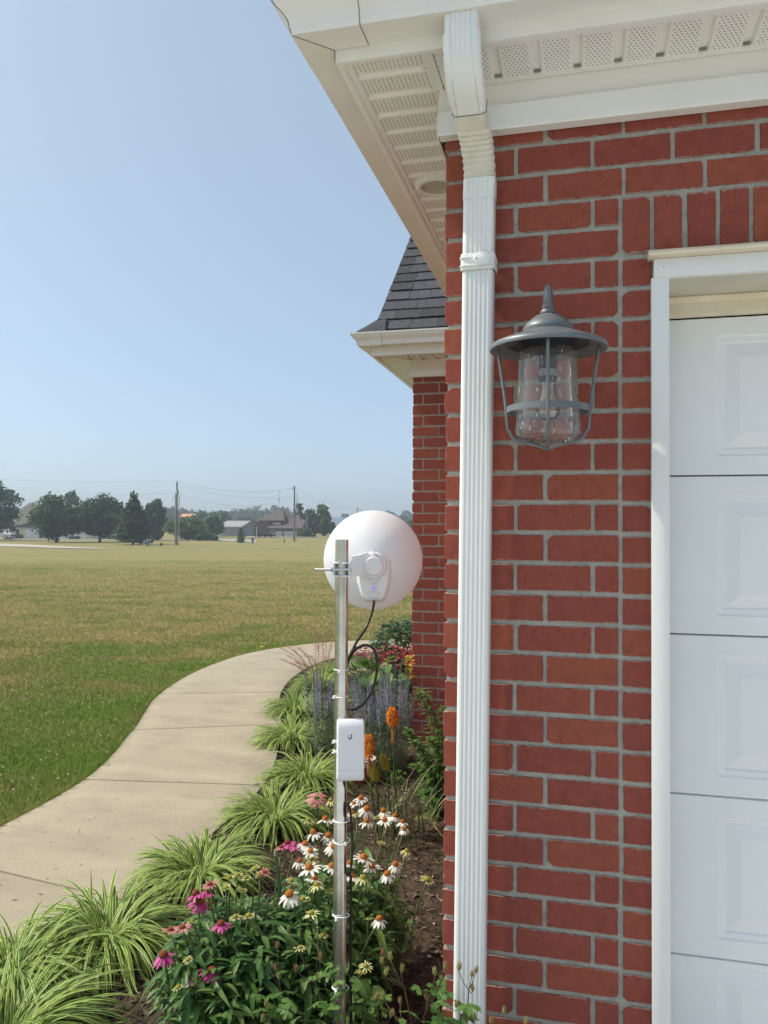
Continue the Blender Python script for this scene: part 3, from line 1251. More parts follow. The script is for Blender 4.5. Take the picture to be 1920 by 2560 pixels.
# front face of the elbows, measured, then the centre line half a pipe behind it
FRONT = [(1151.5, 30, 1.889), (1151.5, 70, 1.889), (1153, 125, 1.892), (1157, 180, 1.910), (1163, 232, 1.944), (1171, 280, 1.990), (1179, 325, 2.035), (1188, 362, 2.075), (1194, 402, 2.104), (1197, 450, 2.119), (1197, 500, 2.119)]
FP_ = [Vector(p) for p in catmull([tuple(on_y(*p)) for p in FRONT], 6)]
CL = []
for i, p in enumerate(FP_):
    t = (FP_[min(i + 1, len(FP_) - 1)] - FP_[max(i - 1, 0)])
    t.x = 0
    t.normalize()
    nb = Vector((0, -t.z, t.y))          # towards the wall
    if nb.y < 0: nb = -nb
    CL.append((p + nb * (SD / 2), t))
CL[0] = (Vector((CL[0][0].x, CL[0][0].y, 2.8635)), Vector((0, 0, -1)))
low = CL[54][0]
ds = hb()
pipe_path = [(ds_top.lerp(ds_bot, i / 12), (ds_bot - ds_top).normalized()) for i in range(13)]
sec_full = spout_section(SW, SD)
sweep(ds, lambda i: sec_full, pipe_path)
spout = ds.build('downspout', M['spout'], house, smooth=40)
# upper elbow: smooth fluted front at the top, crimps at the sides
b = hb()
pth = CL[:32]
nn = len(pth)
def upper(i):
    k = sstep(9, 20, i)
    cr = (.0048 if i % 2 else -.0028) if 6 < i < nn - 3 else 0
    fl = spout_section(SW + .002, SD + .002, True, .015)
    out = []
    for (a, c) in fl:
        if abs(a) < SW / 2 - .012 and c < 0:          # flutes fade out towards the bend
            c = c + (-(SD + .002) / 2 - c) * k
        if c < .012 and abs(a) > SW / 2 - .011: a += math.copysign(cr, a)
        if c > 0: c += cr * 2
        out.append((a, c))
    return out
sweep(b, upper, pth)
b.build('upper_elbow', M['spout'], spout, smooth=35)
b = hb()
ringp = []
tl = pth[-1][1]
yv = tl.cross(Vector((1, 0, 0))).normalized()
yv = yv if yv.y > 0 else -yv
for (a, c) in spout_section(SW + .0035, SD + .0035, False, .013):
    ringp.append(pth[-1][0] + Vector((a, 0, 0)) + yv * c)
ringp.append(ringp[0])
b.tube(ringp, .0013, 5)
b.build('elbow_seam', M['seal'], spout)
# offset piece and lower elbow with crimps across the front
b = hb()
sec2 = spout_section(SW - .001, SD - .004, False, .014)
pth = CL[28:56]
def lower(i):
    s_ = 1.0
    if 9 <= i <= 25: s_ = 1.0 + (.09 if i % 2 == 0 else -.05)
    return [(a * (1 + (s_ - 1) * .5) , c * s_ if c < 0 else c) for (a, c) in sec2]
sweep(b, lower, pth)
b.build('lower_elbow', mat('weathered elbow paint', (.76, .74, .66), .5, (.64, .61, .52), 16), spout, smooth=30)
b = hb()
sec3 = spout_section(SW + .0025, SD + .0025)
sweep(b, lambda i: sec3, [(low + Vector((0, 0, .004)), Vector((0, 0, -1))), (Vector((xb, 2.149, on_y(1197, 494, 2.118).z)), Vector((0, 0, -1)))])
b.build('elbow_collar', M['spout'], spout, smooth=40)
b = hb()
sec4 = spout_section(SW + .007, SD + .007, False)
zs_ = on_y(1190, 650, 2.11).z
xs_ = ds_top.lerp(ds_bot, (ds_top.z - zs_) / (ds_top.z - ds_bot.z)).x
c0 = Vector((xs_, 2.150, zs_))
prof = [(.0225, 0), (.021, .001), (.014, .0015), (.012, .0035), (.009, .0035), (.007, .001), (-.008, .001), (-.010, .0035), (-.013, .0035), (-.015, .001), (-.0215, .001), (-.023, 0)]
def strap_sec(i):
    e = prof[i][1]
    return [(a * (1 + e / .045), c * (1 + e / .034)) for a, c in sec4]
sweep(b, strap_sec, [(c0 + Vector((0, 0, h)), Vector((0, 0, -1))) for h, e in prof])
strap = b.build('strap', M['spout'], spout, smooth=40)
b = hb()
b.prism([(xs_ - .014, zs_ + .004), (xs_ + .002, zs_ + .021), (xs_ + .026, zs_ + .024), (xs_ + .037, zs_ + .010), (xs_ + .034, zs_ - .012), (xs_ + .006, zs_ - .016)], 2.149 - .0405, 2.149 - .031)
pl_ = b.build('strap_plate', M['spout'], strap)
bevel(pl_, .002, 2)
b = hb()
b.lathe([(0, -.004), (.003, -.003), (.0042, 0)], (xs_ - .003, 2.1495 - .0395, zs_ + .006), 10, 'y')
b.build('screw', M['zinc'], strap, smooth=True)
# ---------------------------------------------------------------- wall lantern
LY = 2.005
U = .000236                              # metres per unit of the measured profile
lc = on_y(1369.5, 1124, LY)              # tip of the cage
lan = empty('wall_lantern', (lc.x, LY, lc.z), 0, 'grey metal barn lantern with clear glass and a filament bulb on the brick', 'lantern')


def lz(y_units):                         # measured heights, corrected for looking up at it
    return on_y(1369.5, 700 + y_units / 4.366, LY).z - lc.z


zr = .258                                # rim of the cap
b = MB()
b.lathe([(.015, .336), (.019, .334), (.031, .330), (.051, .314), (.0595, .303), (.0615, .297), (.0600, .291), (.0645, .2885), (.083, .281), (.110, .271), (.133, .262),
         (.1415, .257), (.1438, .251), (.1425, .2455), (.138, .245), (.124, .252), (.100, .263), (.062, .275), (.060, .272)], n=72)
cap = b.build('cap', M['lantern'], lan, smooth=50)
b = MB()
b.lathe([(.060, .2745), (.100, .2615), (.101, .259), (.0605, .270)], n=48)
b.build('cap_lining', M['lantern_in'], cap, smooth=True)
b = MB()
b.lathe([(.0, .272), (.0595, .272), (.0605, .2455), (.057, .2455), (.0, .250)], n=40)
b.build('gallery', M['lantern_in'], lan, smooth=40)
b = MB()                                 # collar rings below the arm
b.lathe([(.0, .360), (.0105, .360), (.0115, .3555), (.0142, .3535), (.0147, .350), (.0125, .347), (.0165, .345), (.0190, .341), (.0185, .336), (.0, .335)], n=32)
b.build('collar', M['lantern'], lan, smooth=45)
# gooseneck arm: up from the collar, over, and back to the wall plate
zt_ = .410
b = MB()
arm = [(0, 0, .352), (0, 0, zt_ - .035)]
for i in range(1, 13):
    a = math.pi / 2 * i / 12
    arm.append((0, .040 * (1 - math.cos(a)), zt_ - .035 + .035 * math.sin(a)))
arm += [(0, .09, zt_ - .004), (0, .13, zt_ - .03), (0, .155, zt_ - .07), (0, .178, zt_ - .085)]
b.tube(arm, .0093, 14)
b.build('arm', M['lantern'], lan, smooth=True)
b = MB()
b.lathe([(0, .176), (.03, .176), (.05, .181), (.056, .189)], (0, 0, zt_ - .085), 32, 'y')
b.build('wall_plate', M['lantern'], lan, smooth=40)
gz1, gz0 = .246, .040
b = MB()
b.lathe([(.066, gz1), (.0705, gz1 - .008), (.0715, gz1 - .014), (.0738, (gz1 + gz0) / 2), (.0795, gz0 + .01), (.0785, gz0 - .004), (.074, gz0 - .010), (.045, gz0 - .020), (.017, gz0 - .029), (.006, gz0 - .037), (.0, gz0 - .041)], n=56)
b.build('glass_shade', M['glass'], lan, smooth=True)
bz1, bz0 = lz(1115), lz(1530)
b = MB()
b.lathe([(.0, .25), (.0205, .25), (.021, lz(965))], n=28)
sock = b.build('socket', mat('black socket', (.03, .035, .045), .5), lan, smooth=40)
b = MB()
b.lathe([(.0212, lz(975)), (.0214, lz(1055))], n=28)
b.build('socket_label', mat('worn grey label', (.20, .22, .25), .6, (.34, .36, .38), 90), sock, smooth=True)
b = MB()
b.lathe([(.0212, lz(1056)), (.021, lz(1100)), (.019, lz(1108)), (.0, lz(1108))], n=28)
b.build('socket_ring', M['lantern_in'], sock, smooth=40)
b = MB()
hb_ = bz1 - bz0
b.lathe([(.0165, bz1), (.017, bz1 - hb_ * .1), (.020, bz1 - hb_ * .3), (.0262, bz1 - hb_ * .55), (.0295, bz1 - hb_ * .72), (.0285, bz1 - hb_ * .85), (.020, bz1 - hb_ * .96), (.009, bz0), (.0, bz0)], n=32)
bulb = b.build('bulb', M['bulb_glass'], lan, smooth=True)
b = MB()
for (x, y) in ((-.009, -.004), (-.004, .008), (.010, -.003), (.006, .007)):
    b.tube([(x * .9, y, bz1 - hb_ * .35), (x * 1.25, y * 1.2, bz1 - hb_ * .80)], .0011, 6)
b.build('filament', mat('amber filament', (.75, .42, .10), .5), bulb)
b = MB()
b.lathe([(.002, bz1), (.004, bz1 - hb_ * .3), (.0015, bz1 - hb_ * .4), (.0015, bz1 - hb_ * .8)], n=10)
b.build('bulb_stem', M['bulb_glass'], bulb, smooth=True)
rz_ = .098
for k in range(4):
    a = math.pi / 2 * k + R(2.4)
    c_, s_ = math.cos(a), math.sin(a)
    prof = [(.1235, .254), (.120, .236), (.1045, rz_ + .03), (.1005, rz_ - .01), (.097, rz_ - .05), (.0935, lz(1640)), (.088, lz(1700)), (.078, lz(1745)), (.06, lz(1775)), (.04, lz(1790)), (.02, lz(1812)), (.008, lz(1838)), (.0, lz(1850))]
    b = MB()
    b.tube([(r_ * c_, r_ * s_, h) for r_, h in prof], .0042, 8)
    b.build('cage_bar', M['lantern'], lan, smooth=True)
b = MB()
b.lathe([(.0995, rz_ - .008), (.1005, rz_ - .0075), (.1005, rz_ + .0075), (.0995, rz_ + .008), (.097, rz_ + .007), (.097, rz_ - .007), (.0995, rz_ - .008)], n=56)
b.build('cage_ring', M['lantern'], lan, smooth=40)

# ---------------------------------------------------------------- mast with dish, radio and cables
PD = 2.30
pc = at(855, 1350, PD)
PX, PY = pc.x, pc.y
POLE_R = .0190
pole = empty('antenna_pole', (PX, PY, 0), 0, 'galvanised steel pole standing in the flower bed with white cable ties', 'pole')
b = MB()
zt2 = at(855, 1349, PD).z
b.lathe([(POLE_R - .002, zt2 - .05), (POLE_R - .002, zt2), (POLE_R, zt2 - .0006), (POLE_R, -.3)], n=36)
b.build('tube', M['galv'], pole, smooth=40)


def pz(py, d=PD - .02):
    return at(855, py, d).z


TIES = [(1676, .2, -1), (1742, 1.0, .5), (1853, 1.0, 0), (1878, 1.0, 0), (2051, 9, 0), (2102, -.6, 2), (2287, .35, -3), (2466, .35, -3)]
for py, ha, tilt in TIES:
    b = MB()
    z = pz(py)
    R1 = POLE_R + .0012
    if py > 2000: R1 += .003
    ring = []
    for k in range(29):
        a = 2 * math.pi * k / 28
        ring.append((R1 * math.cos(a) + (.0035 if py > 2000 else 0), R1 * math.sin(a), z + .004 * tilt * math.sin(a) * .3))
    b.tube(ring, .0021, 6, cap=False, flat=.6)
    if ha != 9:
        ang = YAW - math.pi / 2 - ha
        p = Vector((math.cos(ang) * (R1 + .003), math.sin(ang) * (R1 + .003), z - .001))
        b.cbox(p, .007, .006, .008)
        b.tube([p, p + Vector((math.cos(ang) * .006, math.sin(ang) * .006, -.003))], .0017, 6)
    b.build('cable_tie', M['nylon'], pole, smooth=40)

# dish: local axes x right, y away, z up
DD = 2.50
dc = at(933, 1400, DD)
DR = 246 / 2 / 2000 * DD
drz = YAW + math.atan2(960 - 933, FPX)
dish = empty('dish_antenna', dc, drz, 'round white dish antenna seen from behind, clamped near the top of the pole', 'antenna')
k_ = DD / 2000.0


def dx(px): return (px - 933) * k_ * .965
def dzz(py): return (1400 - py) * k_ * .965


DEP = .068
b = MB()
prof = [(.0, -DEP)] + [(DR * t, -DEP * (1 - t ** 2.1)) for t in (.08, .16, .25, .35, .45, .55, .65, .75, .85, .93, .985)] + [(DR, .001), (DR + .0012, .004), (DR, .008), (DR - .004, .010), (DR * .7, .018), (DR * .3, .024), (0, .025)]
b.lathe(prof, n=96, axis='y')
refl = b.build('reflector', M['dish'], dish, smooth=60)


def dish_y(x, z):
    t = min(1, math.hypot(x, z) / DR)
    return -DEP * (1 - t ** 2.1)


hx, hz = dx(934.5), dzz(1411.5)
# teardrop housing that blends into the dish
OUT = []
zb_ = dzz(1500)
for (w, z) in ((.040, hz + .024), (.0475, hz + .004), (.048, hz - .02), (.046, dzz(1453)), (.040, dzz(1475)), (.033, dzz(1490)), (.027, zb_ + .004), (.020, zb_)):
    OUT.append((w, z))
b = MB()
layers = [(1.18, .0), (1.06, .35), (1.0, .75), (.95, .95), (.86, 1.0)]
rows = []
poly = [(hx + w, z) for w, z in OUT] + [(hx - w, z) for w, z in reversed(OUT)]
cxm, czm = hx, hz - .045
vs, fs = [], []
for (s_, lift) in layers:
    for (x, z) in poly:
        X, Z = cxm + (x - cxm) * s_, czm + (z - czm) * s_
        base_y = dish_y(X, Z)
        topy = -DEP - .006
        vs.append((X, base_y + .002 + (topy - base_y) * lift, Z))
n = len(poly)
for l in range(len(layers) - 1):
    for i in range(n):
        j = (i + 1) % n
        fs.append((l * n + i, l * n + j, (l + 1) * n + j, (l + 1) * n + i))
fs.append(tuple(range((len(layers) - 1) * n, len(layers) * n)))
b.add(vs, fs)
hs = b.build('housing', M['dish'], dish, smooth=50)
YF = -DEP - .0065
b = MB()
b.lathe([(0, YF - .012), (.036, YF - .012), (.040, YF - .008), (.0415, YF + .004), (.043, YF + .02)], (hx, 0, hz), 48, 'y')
b.build('hub', M['dish'], dish, smooth=40)
# scalloped lock nut
b = MB()
vs, fs = [], []
n = 96
lv = [(.0275, YF - .011), (.0285, YF - .014), (.0285, YF - .024), (.0262, YF - .028), (.0225, YF - .0285), (.0222, YF - .0275), (.0, YF - .0275)]
for r_, h in lv:
    for i in range(n):
        a = 2 * math.pi * i / n
        rr = r_ * (1 - (.045 if r_ > .025 else 0) * max(0, math.cos(a * 24)))
        vs.append((hx + rr * math.cos(a), h, hz + rr * math.sin(a)))
for l in range(len(lv) - 1):
    for i in range(n):
        j = (i + 1) % n
        fs.append((l * n + i, l * n + j, (l + 1) * n + j, (l + 1) * n + i))
b.add(vs, fs)
b.build('lock_nut', M['abs'], dish, smooth=35)
b = MB()
b.cbox((hx, YF - .016, hz + .042), .0045, .012, .022)
bevel(b.build('lock_tab', M['abs'], dish), .0015, 2)
# curved arm from the clamp to the hub
yb = YF - .020
b = MB()
xl_, xr_ = dx(879), hx
T = [(xl_, dzz(1386)), (dx(900), dzz(1384)), (dx(915), dzz(1378)), (xr_ - .002, hz + .034)]
B_ = [(xl_, dzz(1439)), (dx(900), dzz(1437)), (dx(915), dzz(1435)), (xr_ - .002, hz - .030)]
vs, fs = [], []
ys = (yb - .010, yb - .006, yb + .002, yb + .008)
for i in range(4):
    vs += [(T[i][0], ys[i], T[i][1]), (B_[i][0], ys[i], B_[i][1]), (B_[i][0], ys[i] + .022, B_[i][1]), (T[i][0], ys[i] + .022, T[i][1])]
for i in range(3):
    for j in range(4):
        a, c = i * 4 + j, i * 4 + (j + 1) % 4
        fs.append((a, c, c + 4, a + 4))
fs += [(0, 1, 2, 3), (12, 15, 14, 13)]
b.add(vs, fs)
bevel(b.build('mount_arm', M['abs'], dish), .0025, 2)
# the clamp jaws round the pole and the long bolt
lp = Vector((PX, PY, 0)) - dc
ca, sa = math.cos(-drz), math.sin(-drz)
plx, ply = lp.x * ca - lp.y * sa, lp.x * sa + lp.y * ca
zcl = dzz(1415.5)
for (xa, xb_, nm) in ((plx - .0245, plx - .006, 'clamp_jaw'), (plx + .003, plx + .0245, 'clamp_jaw')):
    b = MB()
    far = xa if xa < plx - .01 else xb_
    b.box(xa, xb_, ply - .028, ply + .022, zcl + .0165, zcl + .0200)
    b.box(xa, xb_, ply - .028, ply + .022, zcl - .0200, zcl - .0165)
    b.box(*((xa, xa + .004) if far == xa else (xb_ - .004, xb_)), ply - .028, ply + .022, zcl - .0165, zcl + .0165)
    bevel(b.build(nm, M['abs'], dish), .0008, 1)
b = MB()
b.box(plx + .0248, dx(881), ply - .024, ply + .03, zcl - .024, zcl + .027)
bevel(b.build('clamp_plate', M['abs'], dish), .002, 2)
b = MB()
yb2 = ply - POLE_R - .006
b.tube([(dx(796) - .0, yb2, zcl), (dx(797.5), yb2, zcl), (plx + .03, yb2, zcl)], [.0030, .0040, .0040], 12)
thr = plx - .024
bolt = b.build('clamp_bolt', M['zinc'], dish, smooth=40)
b = MB()
x = dx(797)
while x < thr:
    b.lathe([(.0040, -.0006), (.0046, 0), (.0040, .0006)], (0, 0, 0), 12)
    nv = 36
    for i in range(len(b.v) - nv, len(b.v)):
        p = b.v[i]
        b.v[i] = (x + p[2], yb2 + p[0], zcl + p[1])
    x += .0017
b.build('thread', M['zinc'], bolt, smooth=True)
b = MB()
for a0 in (plx - .0300,):
    hexa = [(math.cos(math.pi / 3 * i) * .0072, math.sin(math.pi / 3 * i) * .0072) for i in range(6)]
    b.prism([(yb2 + p, zcl + q) for p, q in hexa], a0, a0 + .005, 'yz')
b.build('nut', M['zinc'], bolt)
# markings on the housing: status light, lines, cable cover
b = MB()
b.lathe([(0, YF - .0008), (.0028, YF - .0006), (.003, YF + .001)], (hx, 0, dzz(1468)), 16, 'y')
m_, t_, p_ = nt('violet status light')
p_.inputs['Base Color'].default_value = (.12, .08, .6, 1)
p_.inputs['Emission Color'].default_value = (.16, .10, .85, 1)
p_.inputs['Emission Strength'].default_value = .8
b.build('status_light', m_, hs)
b = MB()
line = mat('grey moulded line', (.42, .42, .46), .6)
for (xa, xb_, za, zb2) in ((923, 930, 1467.7, 1468.3), (938, 945, 1467.7, 1468.3), (934.1, 934.9, 1459, 1462), (934.1, 934.9, 1473, 1477)):
    b.box(dx(xa), dx(xb_), YF - .0004, YF + .001, dzz(zb2), dzz(za))
def stroke(pts, w=.0005):
    b.tube([(x, YF - .0001, z) for x, z in pts], w, 5)
stroke([(hx + .0145 * math.cos(a), dzz(1443) - .0165 * math.sin(a)) for a in [math.pi * i / 16 for i in range(17)]])
bx, z0_, z1_ = .0165, dzz(1497), dzz(1478)
stroke([(hx - bx, z0_), (hx - bx, z1_ - .003), (hx - bx + .003, z1_), (hx + bx - .003, z1_), (hx + bx, z1_ - .003), (hx + bx, z0_)])
stroke([(hx + .009 * math.cos(a), dzz(1489) - .007 * math.sin(a)) for a in [math.pi * i / 12 for i in range(13)]])
b.build('moulded_line', line, hs)

# small rectangular radio strapped to the pole
RD = 2.262
rc = at(876, 1874, RD)
radio = empty('wireless_radio', (rc.x, rc.y, rc.z), YAW + R(6), 'slim white wireless radio box with a small U mark, strapped to the pole', 'radio')
RW, RH, RT = .0775, .174, .030
b = MB()
prof = []
# side profile: front face curves back at top and bottom
front = [(-RT / 2, -RH / 2 + .020), (-RT / 2, RH / 2 - .028)]
prof = [(RT / 2 - .003, -RH / 2), (-RT / 2 + .012, -RH / 2), (-RT / 2 + .005, -RH / 2 + .003), (-RT / 2 + .0012, -RH / 2 + .010), (-RT / 2, -RH / 2 + .022), (-RT / 2, RH / 2 - .032), (-RT / 2 + .0012, RH / 2 - .020), (-RT / 2 + .005, RH / 2 - .009), (-RT / 2 + .013, RH / 2 - .002), (RT / 2 - .006, RH / 2), (RT / 2, RH / 2 - .008), (RT / 2, -RH / 2 + .006)]
b.prism(prof, -RW / 2, RW / 2, 'yz')
case = b.build('case', M['abs'], radio)
bevel(case, .007, 4, 60)
b = MB()
yf = -RT / 2
u0_ = Vector((-.002, yf - .0003, .040))
uo = [(.0055, .008), (.0055, -.002), (.0035, -.0068), (-.0005, -.0082), (-.0042, -.0066), (-.0056, -.0025), (-.0056, .001), (-.0032, .001), (-.0032, -.0018), (-.0018, -.0042), (.0002, -.0044), (.0018, -.003), (.0022, -.0008), (.0022, .0068)]
b.prism([(u0_.x + x, u0_.z + z) for x, z in uo], yf - .0004, yf + .001)
for (x, z) in ((-.0050, .0028), (-.0036, .0032), (-.0050, .0048), (-.0038, .0058), (-.0050, .0068)):
    b.box(u0_.x + x - .0005, u0_.x + x + .0005, yf - .0004, yf + .001, u0_.z + z - .0005, u0_.z + z + .0005)
b.build('logo_mark', M['logo'], case)
b = MB()
b.box(-RW / 2 + .003, RW / 2 - .003, yf - .0002, yf + .001, -RH / 2 + .0335, -RH / 2 + .0342)
b.build('cover_seam', line, case)


def cable(name, pts, r_, label):
    P = [tuple(p) for p in pts]
    b = MB((PX, PY, 0))
    b.tube(catmull(P, 6), r_, 8)
    o = b.build(name, M['cable'], None, smooth=True)
    o.location = (PX, PY, 0)
    return tag(o, label, 'cable')


F_ = PD - .026
cable('black_cable', [at(934.5, 1501, 2.415), at(934.5, 1508, 2.413), at(929, 1535, 2.40), at(915, 1570, 2.38), at(893, 1603, 2.34), at(879, 1630, 2.315), at(869, 1660, 2.335), at(862, 1700, 2.335), at(860, 1760, 2.335), at(858, 1800, 2.332)],
      .0041, 'black cable hanging from the dish down to the pole')
cable('black_cable', [at(858, 1775, 2.335), at(866, 1768, 2.335), at(873, 1772, 2.315), at(888, 1773, 2.29), at(910, 1758, 2.28), at(930, 1728, 2.28), at(942, 1680, 2.28), at(941, 1640, 2.28), at(930, 1619, 2.28), at(910, 1613, 2.28), at(888, 1625, 2.29), at(873, 1647, 2.31), at(864, 1670, 2.335), at(862, 1720, 2.335)],
      .0040, 'black cable bowed out in a loop to the right of the pole')
cable('black_cable', [at(861, 1950, 2.258), at(861, 1965, F_), at(863, 2000, F_), at(862, 2050, F_), at(860, 2104, F_), at(852, 2135, F_ - .005), at(841, 2160, F_ + .003), at(836, 2185, F_ + .018), at(838, 2210, F_ + .03), at(848, 2240, F_ + .05)],
      .0036, 'black cable running down the pole face from the radio, crossing to its left')
cable('black_cable', [at(860, 2108, F_), at(858, 2060, F_), at(861, 2025, F_ - .004), at(867, 2012, F_ - .008), at(874, 2020, F_ - .006), at(879, 2060, F_), at(881, 2110, F_), at(879, 2160, F_), at(874, 2186, F_ - .002), at(868, 2184, F_ - .004), at(863, 2160, F_ - .004), at(861, 2120, F_)],
      .0034, 'black cable slack tied in a long narrow loop below the radio')
cable('black_cable', [at(877, 2188, PD), at(877, 2250, PD), at(876.5, 2350, PD), at(877, 2460, PD), at(877, 2600, PD), at(877, 2720, PD)],
      .0042, 'black cable straight down the right side of the pole to the soil')
# ---------------------------------------------------------------- plants
G1, G2, G3 = (.035, .075, .018), (.06, .115, .028), (.095, .16, .04)
M['liriope'] = leafmat('variegated liriope leaf', [(0, (.05, .15, .018)), (.5, (.105, .24, .03)), (1, (.22, .35, .05))], .35, .42, stripe=((.70, .74, .26), .66))
M['cone_leaf'] = leafmat('coneflower leaf', [(0, (.045, .115, .03)), (.5, (.09, .19, .05)), (1, (.19, .29, .085))], .34, .38, nvar=1.0)
M['sage_leaf'] = leafmat('grey green sage leaf', [(0, (.10, .14, .075)), (1, (.20, .245, .15))], .2, .7)
M['sage_fl'] = leafmat('lavender floret', [(0, (.24, .21, .40)), (1, (.45, .41, .64))], .25, .7)
M['hyd_leaf'] = leafmat('hydrangea leaf', [(0, (.07, .16, .02)), (1, (.14, .25, .04))], .3, .4, nvar=1.0)
M['dark_leaf'] = leafmat('dark shrub leaf', [(0, (.018, .045, .018)), (.6, (.045, .09, .03)), (.85, (.10, .17, .045)), (1, (.26, .30, .16))], .2, .4)
M['phlox_leaf'] = leafmat('lance leaf', [(0, (.06, .13, .025)), (.6, (.10, .19, .04)), (1, (.17, .27, .06))], .35, .45)
M['col_leaf'] = leafmat('columbine leaf', [(0, (.08, .17, .035)), (1, (.17, .29, .075))], .35, .5, nvar=1.0)
M['stem'] = leafmat('green stem', [(0, (.07, .12, .03)), (1, (.13, .18, .05))], .1, .6)
M['dry'] = leafmat('dry brown stalk', [(0, (.09, .06, .045)), (1, (.17, .11, .07))], .1, .8)
M['pod'] = leafmat('dry seed pod', [(0, (.30, .13, .06)), (.5, (.34, .26, .10)), (1, (.30, .33, .10))], .25, .6, nvar=1.0)
M['white_petal'] = leafmat('white petal', [(0, (.80, .79, .70)), (1, (.88, .87, .82))], .3, .55)
M['pale_petal'] = leafmat('young cream petal', [(0, (.62, .62, .22)), (1, (.75, .74, .42))], .3, .55)
M['pink_petal'] = leafmat('magenta petal', [(0, (.52, .05, .24)), (1, (.68, .12, .36))], .3, .5)
M['coral_petal'] = leafmat('faded coral petal', [(0, (.60, .20, .20)), (1, (.70, .34, .32))], .3, .55)
M['cone_or'] = mat('orange seed cone', (.55, .19, .02), .8, (.33, .10, .015), 160, 1, 300, coord='Object')
M['cone_gr'] = mat('green yellow cone', (.35, .36, .05), .8, (.24, .20, .03), 160, 1, 300)
M['cone_rd'] = mat('rust red cone', (.30, .07, .02), .8, (.16, .035, .015), 160, 1, 300)
M['poker'] = leafmat('orange poker floret', [(0, (.60, .15, .005)), (.5, (.85, .30, .012)), (1, (.95, .45, .03))], .3, .5)
M['poker_bud'] = leafmat('yellow green poker bud', [(0, (.40, .36, .03)), (1, (.58, .50, .06))], .3, .5)
M['red_fl'] = leafmat('crimson flower', [(0, (.20, .008, .018)), (.6, (.34, .02, .035)), (1, (.50, .17, .14))], .25, .5)
M['airy'] = leafmat('rosy airy flower', [(0, (.36, .16, .13)), (1, (.55, .30, .25))], .3, .7)
M['hyd_fl'] = leafmat('hydrangea floret', [(0, (.62, .40, .34)), (1, (.74, .58, .48))], .3, .6)
M['hyd_fl2'] = leafmat('young hydrangea floret', [(0, (.50, .52, .10)), (1, (.66, .66, .22))], .3, .6)


def leaf(mb, p, d, Ln, W, droop=.3, fold=.25, seg=4, shape='lance', rnd=None, q=rng):
    d = Vector(d).normalized()
    p = Vector(p)
    side = d.cross(Vector((0, 0, 1)))
    side = side.normalized() if side.length > .05 else Vector((1, 0, 0))
    nrm = side.cross(d).normalized()
    vs, us = [], []
    for i in range(seg + 1):
        t = i / seg
        if shape == 'lance': w = W * (math.sin(math.pi * min(1, t * .93 + .07)) ** .8)
        elif shape == 'ovate': w = W * (math.sin(math.pi * (t ** .75)) ** .75 if 0 < t < 1 else .04)
        elif shape == 'blade': w = W * min(1, (1 - t) * 2.6 + .06) * (.75 + .25 * min(1, t * 4))
        else: w = W * math.sin(math.pi * (t * .8 + .2)) ** .6
        c = p + d * (Ln * t) - Vector((0, 0, 1)) * (droop * Ln * t * t) 
        vs += [c - side * (w / 2) + nrm * (fold * w / 2), c, c + side * (w / 2) + nrm * (fold * w / 2)]
        us += [-1.0, 0.001, 1.0]
    fs = []
    for i in range(seg):
        a = i * 3
        fs += [(a, a + 1, a + 4, a + 3), (a + 1, a + 2, a + 5, a + 4)]
    mb.r = q.random() if rnd is None else rnd
    mb.add(vs, fs, us)


def arch_blade(mb, p, az, Ln, W, th0, th1, q, seg=8, twist=0.0):
    """strap leaf that rises and arches over; th = angle from vertical"""
    out = Vector((math.cos(az), math.sin(az), 0))
    side0 = Vector((-math.sin(az), math.cos(az), 0))
    c = Vector(p)
    vs, us = [], []
    for i in range(seg + 1):
        t = i / seg
        th = th0 + (th1 - th0) * t ** .9
        d = out * math.sin(th) + Vector((0, 0, 1)) * math.cos(th)
        n_ = side0.cross(d)
        tw = twist * t
        side = side0 * math.cos(tw) + n_ * math.sin(tw)
        w = W * min(1, .55 + t * 2) * min(1.0, (1 - t) * 3.2 + .04)
        fo = n_ * (-.22 * w / 2)
        vs += [c - side * (w / 2) + fo * -1, c, c + side * (w / 2) + fo * -1]
        us += [-1.0, .001, 1.0]
        c = c + d * (Ln / seg)
        if c.z < .03: c.z = .03
    fs = []
    for i in range(seg):
        a = i * 3
        fs += [(a, a + 1, a + 4, a + 3), (a + 1, a + 2, a + 5, a + 4)]
    mb.r = q.random()
    mb.add(vs, fs, us)


